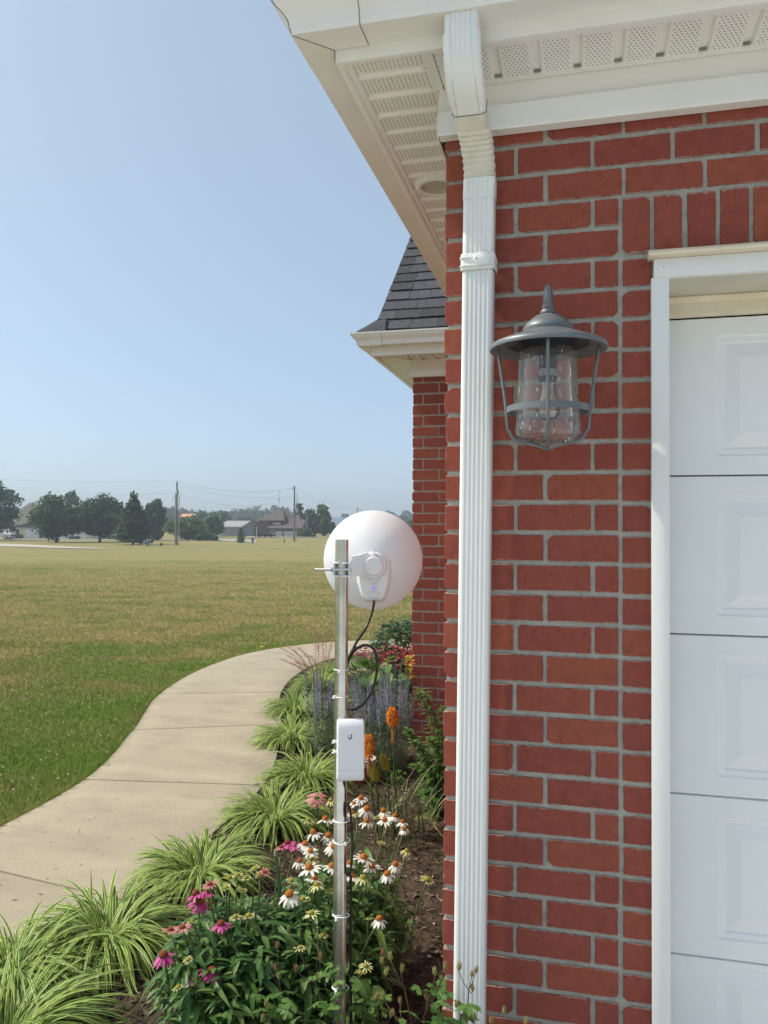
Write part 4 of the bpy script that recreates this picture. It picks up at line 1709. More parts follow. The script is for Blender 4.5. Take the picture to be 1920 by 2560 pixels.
# ---- liriope clumps edging the path
LIR = [(10, 2640, .86, 'at the bottom of the frame, leaves spilling over bare soil'), (30, 2480, .80, 'second from the bottom, left of the magenta coneflowers'),
       (268, 2385, .86, 'rounded and full, beside the diagonal path joint'), (505, 2225, .84, 'between the path and the green plant stake'),
       (690, 2075, .82, 'directly left of the white coneflowers'), (768, 1970, .80, 'half hidden behind the pole and radio'),
       (728, 1868, .82, 'where the bed edge bulges into the path'), (740, 1795, .80, 'below the airy rosy flowers'), (800, 1735, .78, 'farthest but one along the bed, partly behind the pole'),
       (838, 1700, .75, 'farthest along the bed, below the rosy sprays')]
for i, (px, py, s_, where) in enumerate(LIR):
    q = random.Random(100 + i)
    c = on_z(px, py)
    o = empty('liriope_clump', (c.x, c.y, 0), 0, 'yellow striped liriope clump ' + where, 'plant', 'striped liriope clumps edging the path')
    b = MB()
    for k in range(400):
        az = q.uniform(0, 2 * math.pi)
        rr = .085 * s_ * math.sqrt(q.random())
        p = (rr * math.cos(az), rr * math.sin(az), .02)
        az2 = az + q.gauss(0, .5)
        inner = q.random()
        Ln = s_ * q.uniform(.32, .50)
        th0 = q.uniform(.1, .7) + .3 * (rr / .1)
        th1 = th0 + q.uniform(1.5, 2.5)
        if inner < .035: th1 = th0 + q.uniform(.1, .7); Ln *= .8
        arch_blade(b, p, az2, Ln, q.uniform(.0095, .0145) * s_, th0, th1, q, 9, q.uniform(-.6, .6))
    b.build('leaves', M['liriope'], o, smooth=True, kind='stuff', fix=False)

# ---- coneflowers
def petals_mesh(name, n, Ln, W, ang, m, seed, notch=True):
    q = random.Random(seed)
    b = MB()
    for k in range(n):
        az = 2 * math.pi * k / n + q.uniform(-.1, .1)
        e = ang + q.uniform(-.25, .25)
        L_ = Ln * q.uniform(.85, 1.1)
        o = Vector((math.cos(az), math.sin(az), 0))
        s_ = Vector((-math.sin(az), math.cos(az), 0))
        vs = []
        for i in range(5):
            t = i / 4
            a = e + t * .35
            c = o * (.008 + L_ * t * math.cos(a)) + Vector((0, 0, 1)) * (-L_ * t * math.sin(a))
            w = W * (.55, .9, 1.0, .9, .45)[i]
            vs += [c - s_ * w / 2, c + Vector((0, 0, -.1 * w)), c + s_ * w / 2]
        fs = []
        for i in range(4):
            a = i * 3
            fs += [(a, a + 1, a + 4, a + 3), (a + 1, a + 2, a + 5, a + 4)]
        b.r = q.random()
        b.add(vs, fs)
    me = b.mesh(name)
    me.materials.append(m)
    shade(me)
    return me


def cone_mesh(name, r_, h, m):
    b = MB()
    b.lathe([(0, h), (r_ * .45, h * .93), (r_ * .8, h * .7), (r_, h * .35), (r_ * .95, 0), (r_ * .5, -h * .25), (0, -h * .3)], n=14)
    # spiky tips
    q = random.Random(3)
    for k in range(46):
        a, z = k * 2.39996, 1 - (k + .5) / 46
        rr = r_ * math.sqrt(1 - z * z * .9)
        p = Vector((rr * math.cos(a), rr * math.sin(a), h * (.15 + .85 * z)))
        d = Vector((math.cos(a) * .6, math.sin(a) * .6, .8)) * (r_ * .22)
        s_ = Vector((-math.sin(a), math.cos(a), 0)) * (r_ * .09)
        b.add([p - s_, p + s_, p + d], [(0, 1, 2)])
    me = b.mesh(name)
    me.materials.append(m)
    shade(me)
    return me


FL = {
    'white': [petals_mesh('white petals', 13, .032, .0105, a, M['white_petal'], s_) for a, s_ in ((-.05, 1), (.15, 2), (.35, 3), (-.15, 4))],
    'pale': [petals_mesh('pale petals', 12, .022, .006, a, M['pale_petal'], s_) for a, s_ in ((-.2, 5), (.15, 6))],
    'bud': [petals_mesh('bud rays', 14, .013, .0035, a, M['pale_petal'], s_) for a, s_ in ((-.7, 7), (-.4, 8))],
    'pink': [petals_mesh('magenta petals', 13, .032, .0105, a, M['pink_petal'], s_) for a, s_ in ((.1, 9), (.3, 10), (-.05, 11))],
    'coral': [petals_mesh('coral petals', 16, .024, .006, a, M['coral_petal'], s_) for a, s_ in ((-.35, 12), (.1, 13))],
}
CN = {'white': cone_mesh('cone', .0135, .016, M['cone_or']), 'pale': cone_mesh('cone', .010, .010, M['cone_gr']), 'bud': cone_mesh('cone', .009, .008, M['cone_gr']),
      'pink': cone_mesh('cone', .0135, .015, M['cone_rd']), 'coral': cone_mesh('cone', .010, .009, M['cone_rd'])}
LEAF_ME = []
for k in range(5):
    q = random.Random(40 + k)
    b = MB()
    leaf(b, (0, 0, 0), (1, 0, q.uniform(.0, .25)), .115 + .012 * k, .022 + .004 * (k % 3), q.uniform(.25, .6), .3, 6, 'lance', q.random(), q)
    me = b.mesh('leaf')
    me.materials.append(M['cone_leaf'])
    shade(me)
    LEAF_ME.append(me)


def coneflower(name, label, cat_group, flowers, center, rad, nleaf, nfill, seed):
    q = random.Random(seed)
    base = Vector((center.x, center.y, 0))
    root = empty(name, base, 0, label, 'plant')
    st = MB(base)
    fill = MB(base)
    leaves = []
    for (px, py, kind, sc_) in flowers:
        z = max(.30, .56 - max(0, py - 2120) * .00072) + q.uniform(-.015, .015)
        dep = (EYE - z) / -(ray(px, py).z)
        p = at(px, py, dep)
        me = FL[kind][q.randrange(len(FL[kind]))]
        tilt = (q.uniform(-.35, .2), q.uniform(-.3, .2), q.uniform(0, 6.28))
        f = inst('flower', me, root, p - base, tilt, sc_ * .77)
        inst('cone', CN[kind], f, (0, 0, .001), (0, 0, 0), 1.0)
        g = Vector((base.x + (p.x - base.x) * .45 + q.uniform(-.03, .03), base.y + (p.y - base.y) * .45 + q.uniform(-.03, .03), .01))
        m_ = g.lerp(p, .55) + Vector((q.uniform(-.02, .02), q.uniform(-.02, .02), .03))
        st.r = q.random()
        st.tube([g, g.lerp(m_, .5) + Vector((0, 0, .01)), m_, m_.lerp(p, .6) + Vector((0, 0, .004)), p - Vector((0, 0, .004))], .0026, 5)
        for t in (q.uniform(.35, .6), q.uniform(.55, .85)):
            leaves.append((g.lerp(p, t), q.uniform(0, 6.28), q.uniform(.7, 1.1)))
    while len(leaves) < nleaf:
        u = Vector((q.gauss(0, 1), q.gauss(0, 1), q.gauss(0, 1))).normalized()
        if u.z < -.3 : continue
        r_ = q.uniform(.72, 1.0)
        p = Vector((center.x + u.x * rad[0] * r_, center.y + u.y * rad[1] * r_, center.z + u.z * rad[2] * r_))
        leaves.append((p, math.atan2(u.y, u.x) + q.gauss(0, .8), q.uniform(.7, 1.25)))
    for (p, az, s_) in leaves[:nleaf]:
        inst('leaf', LEAF_ME[q.randrange(5)], root, p - base, (q.uniform(-.5, .5), q.uniform(-.25, .75), az), s_ * .74)
    for k in range(nfill):
        u = Vector((q.gauss(0, 1), q.gauss(0, 1), q.gauss(0, 1))).normalized()
        r_ = q.random() ** .45
        p = Vector((center.x + u.x * rad[0] * r_, center.y + u.y * rad[1] * r_, center.z + u.z * rad[2] * r_))
        if p.z < .03: continue
        az = q.uniform(0, 6.28)
        leaf(fill, p, (math.cos(az), math.sin(az), q.uniform(-.3, .6)), q.uniform(.04, .085), q.uniform(.011, .020), q.uniform(.2, .7), .3, 4, 'lance', None, q)
    for k in range(30):
        a = q.uniform(0, 6.28)
        g = Vector((center.x + math.cos(a) * rad[0] * .4, center.y + math.sin(a) * rad[1] * .4, .01))
        p = Vector((center.x + math.cos(a) * rad[0] * q.uniform(.5, .9), center.y + math.sin(a) * rad[1] * q.uniform(.5, .9), center.z + rad[2] * q.uniform(.1, .7)))
        st.tube([g, g.lerp(p, .5) + Vector((0, 0, .03)), p], .0024, 5)
    st.build('stems', M['stem'], root, smooth=True)
    fill.build('foliage', M['cone_leaf'], root, smooth=True, kind='stuff', fix=False)
    return root


W_ = 'white'
whites = [(902, 1997, W_, 1.05), (916, 2024, W_, 1.2), (959, 2029, W_, 1.05), (987, 2042, W_, 1.0), (962, 2052, W_, 1.0), (916, 2056, W_, 1.05), (1006, 2056, W_, .8), (813, 2050, W_, 1.1), (827, 2002, 'pale', 1.2),
          (770, 2052, 'pale', 1.2), (885, 2010, W_, .7), (908, 2146, W_, 1.25), (930, 2169, W_, 1.1), (988, 2163, W_, 1.0), (968, 2187, W_, 1.0), (907, 2197, 'pale', 1.5), (880, 2193, W_, 1.1), (948, 2300, W_, 1.0),
          (1067, 2200, 'bud', 1.6), (1016, 2128, 'pale', 1.0), (914, 2416, 'pale', 1.0), (900, 2434, 'bud', 1.2), (784, 2084, W_, 1.1), (820, 2092, W_, 1.1), (763, 2112, W_, 1.05), (834, 2118, W_, 1.15), (774, 2172, W_, 1.3),
          (829, 2168, W_, 1.15), (748, 2154, W_, .9), (778, 2148, 'pale', 1.3), (786, 2198, W_, 1.0), (724, 2238, W_, 1.3), (778, 2285, 'pale', 1.2), (756, 2249, 'bud', 1.3), (807, 2340, 'bud', 1.3), (750, 2370, 'pale', .9),
          (827, 2228, 'bud', 1.3), (728, 2202, 'bud', 1.2), (792, 2213, 'pale', 1.3), (893, 2040, 'bud', 1.2), (942, 2045, 'bud', 1.1), (776, 2130, W_, .9), (840, 2050, W_, .95), (880, 2035, W_, .9), (920, 2300, 'bud', .9),
          (1010, 2075, W_, .75), (952, 2110, 'bud', 1.1), (873, 2160, W_, .9)]
pinks = [(490, 2236, 'pink', 1.2), (499, 2256, 'pink', 1.3), (517, 2234, 'pink', .9), (525, 2212, 'coral', 1.2), (552, 2312, 'pink', 1.1), (456, 2320, 'coral', 1.2), (426, 2326, 'coral', 1.2), (528, 2430, 'pink', 1.25),
         (487, 2451, 'coral', 1.3), (409, 2390, 'pink', 1.25), (719, 2108, 'pink', 1.0), (739, 2114, 'pink', .9), (704, 2119, 'coral', 1.1), (662, 2181, 'coral', .9), (572, 2195, 'bud', 1.3), (593, 2189, 'bud', 1.3),
         (615, 2195, 'bud', 1.2), (637, 2174, 'bud', 1.4), (650, 2190, 'bud', 1.5), (588, 2294, 'bud', 1.3), (621, 2291, 'bud', 1.4), (603, 2228, 'bud', 1.3), (480, 2305, 'bud', 1.2), (565, 2220, 'bud', 1.1), (445, 2470, 'bud', 1.2), (470, 2400, 'bud', 1.0)]
cw = at(838, 2330, 2.72)
coneflower('coneflower_plant', 'white coneflowers with orange cones crowded behind the pole', None, whites, cw, (.235, .34, .19), 150, 2900, 1)
cp = at(585, 2420, 2.50)
coneflower('coneflower_plant', 'magenta coneflowers on dark leafy stems left of the green stake', None, pinks, cp, (.215, .26, .195), 130, 2300, 2)
pk = at(792, 1995, 3.35)
o = empty('coneflower', (pk.x, pk.y, 0), 0, 'single rose coneflower on a thin stem between liriope and the pole', 'flower')
inst('petals', FL['coral'][1], o, (0, 0, pk.z), (.5, .3, 0), 1.6)
b = MB()
b.tube([(0, 0, 0), (.02, .0, pk.z * .5), (0, 0, pk.z)], .0026, 5)
b.build('stem', M['stem'], o)

# bumblebee on one of the white flowers
bp = at(901, 2134, (EYE - .56) / -(ray(901, 2134).z))
bee = empty('bumblebee', bp, 0, 'small dark bumblebee on a white coneflower', 'insect')
b = MB()
b.lathe([(0, -.008), (.003, -.007), (.0042, -.003), (.0036, 0), (.0042, .003), (.0036, .006), (.002, .008), (.0026, .009), (.002, .011), (0, .0115)], (0, 0, .004), 10, 'y')
b.build('body', mat('bee fur', (.02, .015, .01), .9, (.45, .28, .03), 240, lo=.5, hi=.6), bee, smooth=True)
b = MB()
for s_ in (-1, 1):
    b.add([(0, .003, .0075), (s_ * .004, .001, .009), (s_ * .007, -.006, .009), (s_ * .002, -.006, .008)], [(0, 1, 2, 3)])
b.build('wing', mat('bee wing', (.35, .3, .25), .3), bee)

# green plant stake
s0, s1 = on_z(738, 2580), at(689, 2130, 2.52)
o = empty('plant_stake', (s0.x, s0.y, 0), 0, 'thin green plant stake leaning left among the coneflowers', 'stake')
b = MB(o.location)
b.tube([s0 - Vector((0, 0, .1)), s0.lerp(s1, .5), s1], [.0058, .0055, .005], 8)
b.build('rod', mat('green stake coating', (.05, .115, .05), .5, (.04, .09, .04), 20, .3, 90), o, smooth=40)
b = MB(o.location)
b.lathe([(.0, .008), (.0035, .007), (.0056, .0), (.0056, -.012)], s1, 8)
b.build('tip', mat('stake cap', (.20, .26, .18), .5), o, smooth=40)

# ---- columbine below: lobed leaves and dry seed pods
def lobed(b, q, r_):
    pts = [(0, 0)]
    n = 9
    for i in range(3):
        ca_ = -1.15 + 1.15 * i
        for j, (da, rr) in enumerate(((-.5, .62), (-.36, .86), (-.2, .80), (-.05, 1.0), (.12, .82), (.3, .9), (.46, .64))):
            pts.append((r_ * rr * math.cos(ca_ + da), r_ * rr * math.sin(ca_ + da)))
        if i < 2: pts.append((r_ * .42 * math.cos(ca_ + .575), r_ * .42 * math.sin(ca_ + .575)))
    vs = [(x, y, -.35 * (x * x + y * y) / r_ + q.uniform(-.0015, .0015)) for x, y in pts]
    b.r = q.random()
    b.add(vs, [(0, i, i + 1) for i in range(1, len(pts) - 1)])


LOB = []
for k in range(4):
    b = MB()
    lobed(b, random.Random(60 + k), .024 + .003 * k)
    me = b.mesh('leaf')
    me.materials.append(M['col_leaf'])
    shade(me)
    LOB.append(me)


def pod(b, p, d, s_, q):
    d = Vector(d).normalized()
    a = d.cross(Vector((0, 1, .3))).normalized()
    c = d.cross(a)
    b.r = q.random()
    for k in range(4):
        an = math.pi / 2 * k
        o_ = a * math.cos(an) + c * math.sin(an)
        b.tube([p, p + d * s_ * .35 + o_ * s_ * .16, p + d * s_ * .75 + o_ * s_ * .15, p + d * s_ * 1.15 + o_ * s_ * .26], [s_ * .05, s_ * .14, s_ * .10, s_ * .015], 5)


def columbine(label, base, leaf_boxes, pods, seed):
    q = random.Random(seed)
    o = empty('columbine', (base.x, base.y, 0), 0, label, 'plant')
    st = MB(o.location)
    for (px0, px1, py0, py1, d0, d1, n) in leaf_boxes:
        for k in range(n):
            p = at(q.uniform(px0, px1), q.uniform(py0, py1), q.uniform(d0, d1))
            if p.z < .03: continue
            inst('leaf', LOB[q.randrange(4)], o, p - o.location, (q.uniform(-.7, .5), q.uniform(-.5, .5), q.uniform(0, 6.28)), q.uniform(.75, 1.3))
            if k % 2 == 0:
                st.tube([Vector((base.x + q.uniform(-.04, .04), base.y + q.uniform(-.04, .04), 0)), base.lerp(p, .5) + Vector((0, 0, .05)), p], .0012, 4)
    st.r = .5
    st.build('leaf_stalks', M['stem'], o, smooth=True)
    dr_ = MB(o.location)
    for (hub, tips) in pods:
        h = at(*hub)
        g = Vector((base.x + (h.x - base.x) * .4, base.y + (h.y - base.y) * .4, .0))
        dr_.r = q.random()
        dr_.tube([g, g.lerp(h, .6) + Vector((q.uniform(-.02, .02), 0, 0)), h], .0013, 5)
        for (px, py) in tips:
            p = at(px, py, hub[2] + q.uniform(-.02, .02))
            dr_.tube([h, h.lerp(p, .5) + Vector((0, 0, -.006)), p], .0010, 5)
            bb = MB(o.location)
            pod(bb, p, Vector((q.uniform(-.3, .3), q.uniform(-.2, .2), 1)), q.uniform(.017, .022), q)
            bb.build('seed_pod', M['pod'], o, smooth=True)
    dr_.build('dry_stalks', M['dry'], o, smooth=True)
    return o


columbine('low columbine with bright green lobed leaves at the foot of the pole', on_z(850, 2640), [(780, 850, 2420, 2600, 2.20, 2.42, 34), (872, 965, 2440, 2620, 2.22, 2.45, 46), (640, 760, 2470, 2640, 2.15, 2.35, 30), (560, 660, 2520, 2640, 2.1, 2.3, 14)],
          [((700, 2470, 2.22), [(693, 2372), (690, 2428), (666, 2408), (698, 2450)]), ((790, 2460, 2.25), [(802, 2400), (742, 2430), (795, 2350), (722, 2330)]), ((660, 2530, 2.15), [(655, 2555), (664, 2518)])], 5)
columbine('columbine gone to seed in front of the downspout, dry pods on thin stalks', on_z(1120, 2700), [(1000, 1200, 2500, 2640, 1.92, 2.12, 34), (1040, 1130, 2450, 2560, 1.95, 2.1, 10)],
          [((1172, 2475, 1.98), [(1146, 2427), (1178, 2443), (1188, 2433), (1182, 2479)]), ((1148, 2500, 1.98), [(1140, 2520)]), ((1152, 2535, 2.0), [(1186, 2552)]),
           ((1010, 2468, 2.05), [(978, 2402), (955, 2412), (963, 2440), (1003, 2432), (956, 2390)]), ((1060, 2540, 2.0), [(1068, 2500), (1088, 2440), (1103, 2455), (1113, 2425)]), ((1258, 2570, 1.95), [(1259, 2536), (1228, 2562), (1312, 2562)]), ((1005, 2560, 2.0), [(960, 2500), (1000, 2510), (985, 2540)]), ((950, 2580, 2.1), [(940, 2500), (976, 2545)])], 6)

# ---- red hot poker
kb = on_z(1000, 2095)
o = empty('red_hot_poker', (kb.x, kb.y, 0), 0, 'red hot poker plant with two orange spikes and two greenish buds', 'plant')
q = random.Random(11)
DK = (kb - EYEV).dot(fw)
for (px0, py0, px1, py1, basex, basey, m_) in ((981, 1768, 983, 1812, 998, 2050, 'poker'), (921, 1836, 923, 1892, 945, 2060, 'poker'), (957, 1884, 965, 1922, 990, 2060, 'poker_bud'), (932, 1912, 940, 1950, 962, 2060, 'poker_bud')):
    tp, bt, gr = at(px0, py0, DK - .05), at(px1, py1, DK - .05), on_z(basex, basey + 30)
    st = MB(o.location)
    st.r = q.random()
    st.tube([gr, gr.lerp(bt, .5) + Vector((-.01, 0, 0)), bt, tp - Vector((0, 0, .01))], [.0055, .005, .0045, .003], 6)
    stem = st.build('flower_stem', M['stem'], o, smooth=True)
    b = MB(o.location)
    n = 120
    hgt = tp.z - bt.z
    for k in range(n):
        t = k / n
        a = k * 2.39996
        c = bt.lerp(tp, t)
        prof_ = math.sin(math.pi * (t * .80 + .13)) ** .8
        rr = (.020 if m_ == 'poker' else .014) * prof_
        d = Vector((math.cos(a), math.sin(a), -.55 + .5 * t))
        p0_ = c + Vector((math.cos(a), math.sin(a), 0)) * rr * .55
        b.r = q.random()
        ln_ = (.026 if m_ == 'poker' else .018) * (.35 + .75 * prof_)
        b.tube([p0_, p0_ + d.normalized() * ln_ * .6, p0_ + (d + Vector((0, 0, -.2))).normalized() * ln_], [.0020, .0027, .0012], 5)
    b.build('flower_spike', M[m_], o, smooth=True)
    if m_ == 'poker':
        b = MB(o.location)                           # withered florets hanging below
        for k in range(40):
            a = k * 2.4
            c = bt - Vector((0, 0, .005 + .0022 * k * .75))
            b.r = q.random()
            b.tube([c, c + Vector((math.cos(a) * .009, math.sin(a) * .009, -.012)), c + Vector((math.cos(a) * .010, math.sin(a) * .010, -.026))], .0016, 4)
        b.build('withered_florets', leafmat('withered floret', [(0, (.40, .20, .07)), (1, (.55, .33, .14))], .2, .7), o)
b = MB(o.location)
for k in range(46):
    az = q.uniform(0, 6.28)
    p = kb + Vector((q.uniform(-.12, .16), q.uniform(-.15, .15), 0))
    arch_blade(b, p, az, q.uniform(.28, .5), q.uniform(.006, .009), q.uniform(.05, .4), q.uniform(.7, 1.8), q, 8)
b.build('strap_leaves', leafmat('grey green strap leaf', [(0, (.07, .11, .04)), (.7, (.12, .17, .06)), (1, (.38, .30, .12))], .25, .5), o, smooth=True, kind='stuff', fix=False)

# wire support rings
for (px, py, where) in ((948, 2002, 'nearer the pole'), (1016, 1985, 'nearer the brick wall')):
    c = at(px, py, DK - .12)
    o = empty('wire_ring', (c.x, c.y, 0), 0, 'thin black wire plant support ring among the poker stems, ' + where, 'plant support')
    b = MB(o.location)
    ring = [(c.x + .034 * math.cos(a), c.y + .034 * math.sin(a), c.z + .004 * a / 6) for a in [2 * math.pi * i / 28 for i in range(31)]]
    b.tube(ring, .0016, 6)
    b.build('loop', M['cable'], o, smooth=True)
    b = MB(o.location)
    b.tube([(c.x - .012, c.y - .03, c.z), (c.x - .012, c.y - .031, 0)], .0017, 6)
    b.build('rod', M['cable'], o, smooth=True)

# terracotta pot half hidden behind the radio
tp = on_z(902, 1960)
o = empty('flower_pot', (tp.x, tp.y, 0), 0, 'terracotta pot with a pale rim half hidden behind the radio', 'pot')
b = MB()
b.lathe([(0, .0), (.060, .0), (.085, .125), (.078, .125), (.07, .10), (0, .10)], n=28)
b.build('body', mat('terracotta', (.33, .10, .05), .85, (.27, .075, .04), 12, .3, 80), o, smooth=40)
b = MB()
b.lathe([(.085, .125), (.094, .127), (.096, .165), (.088, .166), (.084, .13)], n=28)
b.build('rim', mat('pale weathered rim', (.55, .44, .36), .85, (.62, .54, .46), 14), o, smooth=40)

# ---- leafy upright stems by the wall
pb = on_z(1092, 2040)
o = empty('leafy_perennial', (pb.x, pb.y, 0), 0, 'upright green perennial with narrow leaves against the brick corner', 'plant')
q = random.Random(13)
b = MB(o.location)
st = MB(o.location)
DP = (pb - EYEV).dot(fw)
for (px, py, bx_) in ((1046, 1730, 1085), (1062, 1735, 1090), (1085, 1800, 1095), (1075, 1850, 1088), (1030, 1858, 1078), (1035, 1915, 1080), (1062, 1940, 1088), (1100, 1850, 1098), (1090, 1920, 1092), (1050, 1985, 1085), (1100, 1950, 1100), (1018, 1830, 1072), (1108, 1770, 1100)):
    tpt = at(px, py, DP + q.uniform(-.15, .15))
    g = on_z(bx_, 2035 + q.uniform(-15, 15))
    mid = g.lerp(tpt, .6) + Vector((.05, 0, .06))
    pts = [Vector(p) for p in catmull([tuple(g), tuple(mid), tuple(tpt)], 10)]
    st.r = q.random()
    st.tube(pts, .003, 5)
    for i in range(3, len(pts)):
        for k in range(5):
            az = i * 1.57 + k * 2.2 + q.uniform(-.3, .3)
            up_ = .15 + .6 * i / len(pts)
            leaf(b, pts[i] + Vector((0, 0, q.uniform(-.015, .015))), (math.cos(az), math.sin(az), up_), q.uniform(.055, .085) * (1.15 - .45 * i / len(pts)), q.uniform(.014, .021), .45, .25, 4, 'lance', .25 + .75 * (i / len(pts)) * q.uniform(.6, 1), q)
st.build('stems', M['stem'], o, smooth=True)
b.build('leaves', M['phlox_leaf'], o, smooth=True, kind='stuff', fix=False)

# ---- lavender sage
def sage(px0, px1, depth, ztop, n, label, seed):
    q = random.Random(seed)
    c = at((px0 + px1) / 2, 1800, depth)
    o = empty('russian_sage', (c.x, c.y, 0), 0, label, 'plant')
    fo, fl, st = MB(o.location), MB(o.location), MB(o.location)
    for k in range(n):
        px = q.uniform(px0, px1)
        p = at(px, 1700, depth + q.uniform(-.3, .3))
        p.z = ztop * q.uniform(.68, 1.0)
        p.x += q.gauss(0, .05)
        g = Vector((c.x + (p.x - c.x) * .7, c.y + (p.y - c.y) * .7, .0))
        st.r = q.random()
        st.tube([g, g.lerp(p, .5) + Vector((q.uniform(-.02, .02), q.uniform(-.02, .02), .02)), p], .0018, 4)
        for i in range(22):
            t = q.uniform(.12, .72)
            a = q.uniform(0, 6.28)
            leaf(fo, g.lerp(p, t), (math.cos(a), math.sin(a), q.uniform(.1, 1)), q.uniform(.035, .06), q.uniform(.007, .012), .2, .2, 2, 'lance', None, q)
        for i in range(26):
            t = .64 + .36 * i / 26
            for k2 in range(3):
                a = q.uniform(0, 6.28)
                leaf(fl, g.lerp(p, t), (math.cos(a), math.sin(a), .3), q.uniform(.014, .022) * (1.25 - .6 * (t - .64) / .36), .007, .1, .1, 1, 'other', None, q)
    st.build('stems', M['sage_leaf'], o)
    fo.build('foliage', M['sage_leaf'], o, kind='stuff', fix=False)
    fl.build('flower_spikes', M['sage_fl'], o, kind='stuff', fix=False)


sage(880, 1030, 5.35, .70, 74, 'silvery sage with lavender flower spikes to the right of the pole', 21)
sage(775, 845, 5.6, .66, 34, 'silvery sage with lavender flower spikes to the left of the pole', 22)

# ---- hydrangea with big leaves
HYD = []
for k in range(3):
    b = MB()
    leaf(b, (0, 0, 0), (1, 0, .1), .13, .085, .25, .25, 6, 'ovate', random.Random(k).random())
    me = b.mesh('leaf'); me.materials.append(M['hyd_leaf']); shade(me)
    HYD.append(me)
q = random.Random(31)
hc = at(965, 1700, 6.35)
o = empty('hydrangea', (hc.x, hc.y, 0), 0, 'hydrangea with broad bright leaves and cream flower heads behind the lavender spikes', 'shrub')
b = MB(o.location)
for k in range(95):
    p = at(q.uniform(865, 1042), q.uniform(1640, 1760), 6.35 + q.uniform(-.3, .35))
    az = q.uniform(0, 6.28)
    inst('leaf', HYD[q.randrange(3)], o, p - o.location, (q.uniform(-.4, .4), q.uniform(-.1, .6), az), q.uniform(.8, 1.25))
    if k % 3 == 0: b.tube([(hc.x + q.uniform(-.1, .1), hc.y + q.uniform(-.1, .1), 0), p], .004, 5)
b.build('stems', M['stem'], o)
for (px, py, r_, m_) in ((903, 1681, .036, 'hyd_fl'), (944, 1686, .030, 'hyd_fl2'), (880, 1684, .022, 'hyd_fl2'), (960, 1664, .018, 'hyd_fl')):
    c = at(px, py, 6.0)
    bb = MB(o.location)
    for k in range(90):
        u = Vector((q.gauss(0, 1), q.gauss(0, 1), q.gauss(0, 1))).normalized()
        if u.z < -.3: continue
        leaf(bb, c + Vector((u.x * r_, u.y * r_, u.z * r_ * .7)), u + Vector((q.uniform(-.5, .5), q.uniform(-.5, .5), 0)), .014, .014, 0, .1, 1, 'other', None, q)
    bb.build('flower_head', M[m_], o)

# ---- crimson flowers, dark shrub, airy rosy flowers, small yellow ones
q = random.Random(33)
rc_ = at(985, 1660, 7.2)
o = empty('crimson_begonia', (rc_.x, rc_.y, 0), 0, 'low mass of crimson flowers in front of the dark shrub', 'plant')
b, f_, lf = MB(o.location), MB(o.location), MB(o.location)
for k in range(300):
    px = q.uniform(885, 1034)
    p = at(px, q.uniform(1618, 1672), 7.2 + q.uniform(-.3, .3))
    a = q.uniform(0, 6.28)
    leaf(f_, p, (math.cos(a), math.sin(a), q.uniform(-.2, .8)), .045, .038, .1, .2, 2, 'ovate', None, q)
for k in range(260):
    p = at(q.uniform(880, 1034), q.uniform(1640, 1720), 7.25 + q.uniform(-.3, .3))
    a = q.uniform(0, 6.28)
    leaf(lf, p, (math.cos(a), math.sin(a), q.uniform(-.2, .5)), .06, .04, .2, .2, 2, 'ovate', None, q)
f_.build('blossoms', M['red_fl'], o, kind='stuff', fix=False)
lf.build('leaves', M['dark_leaf'], o, kind='stuff', fix=False)
sc_c = at(985, 1600, 8.3)
o = empty('dark_shrub', (sc_c.x, sc_c.y, 0), 0, 'dark green shrub with a few variegated leaves at the corner of the far brick wall', 'shrub')
lf, st = MB(o.location), MB(o.location)
for k in range(1500):
    px = 935 + 120 * q.random()
    top = 1550 + (max(0, 985 - px) / 50) ** 2 * 45
    p = at(px, q.uniform(top, 1700), 8.3 + q.uniform(-.5, .4))
    if p.z < .05: continue
    a = q.uniform(0, 6.28)
    leaf(lf, p, (math.cos(a), math.sin(a), q.uniform(-.4, .6)), q.uniform(.06, .10), q.uniform(.03, .05), .2, .2, 3, 'ovate', None, q)
for k in range(14):
    st.tube([sc_c * Vector((1, 1, 0)).x if False else Vector((sc_c.x, sc_c.y, 0)), at(q.uniform(945, 1045), q.uniform(1570, 1640), 8.3)], .006, 5)
lf.build('leaves', M['dark_leaf'], o, kind='stuff', fix=False)
st.build('branches', M['dry'], o)
ab = on_z(795, 1745)
o = empty('coral_bells', (ab.x, ab.y, 0), 0, 'airy rosy flower sprays leaning over the path', 'plant')
DA = (ab - EYEV).dot(fw)
fl, st, lf = MB(o.location), MB(o.location), MB(o.location)
for (px, py) in ((702, 1620), (712, 1612), (722, 1640), (735, 1625), (748, 1620), (760, 1632), (705, 1650), (725, 1660), (785, 1600), (795, 1610), (806, 1600), (775, 1640), (815, 1590), (830, 1610), (740, 1655), (758, 1660), (790, 1570), (800, 1580), (826, 1585)):
    tpt = at(px, py, DA + q.uniform(-.2, .2))
    g = Vector((ab.x + q.uniform(-.06, .06), ab.y + q.uniform(-.06, .06), 0))
    m_ = g.lerp(tpt, .55) + Vector((.03, 0, .07))
    pts = [Vector(p) for p in catmull([tuple(g), tuple(m_), tuple(tpt)], 12)]
    st.r = q.random()
    st.tube(pts, .0016, 4)
    for i in range(11, len(pts)):
        for k in range(5):
            a = q.uniform(0, 6.28)
            e = pts[i] + Vector((math.cos(a), math.sin(a), q.uniform(.0, .6))) * q.uniform(.01, .035)
            st.tube([pts[i], e], .0007, 3, cap=False)
            leaf(fl, e, (math.cos(a), math.sin(a), .4), .011, .008, 0, .1, 1, 'other', None, q)
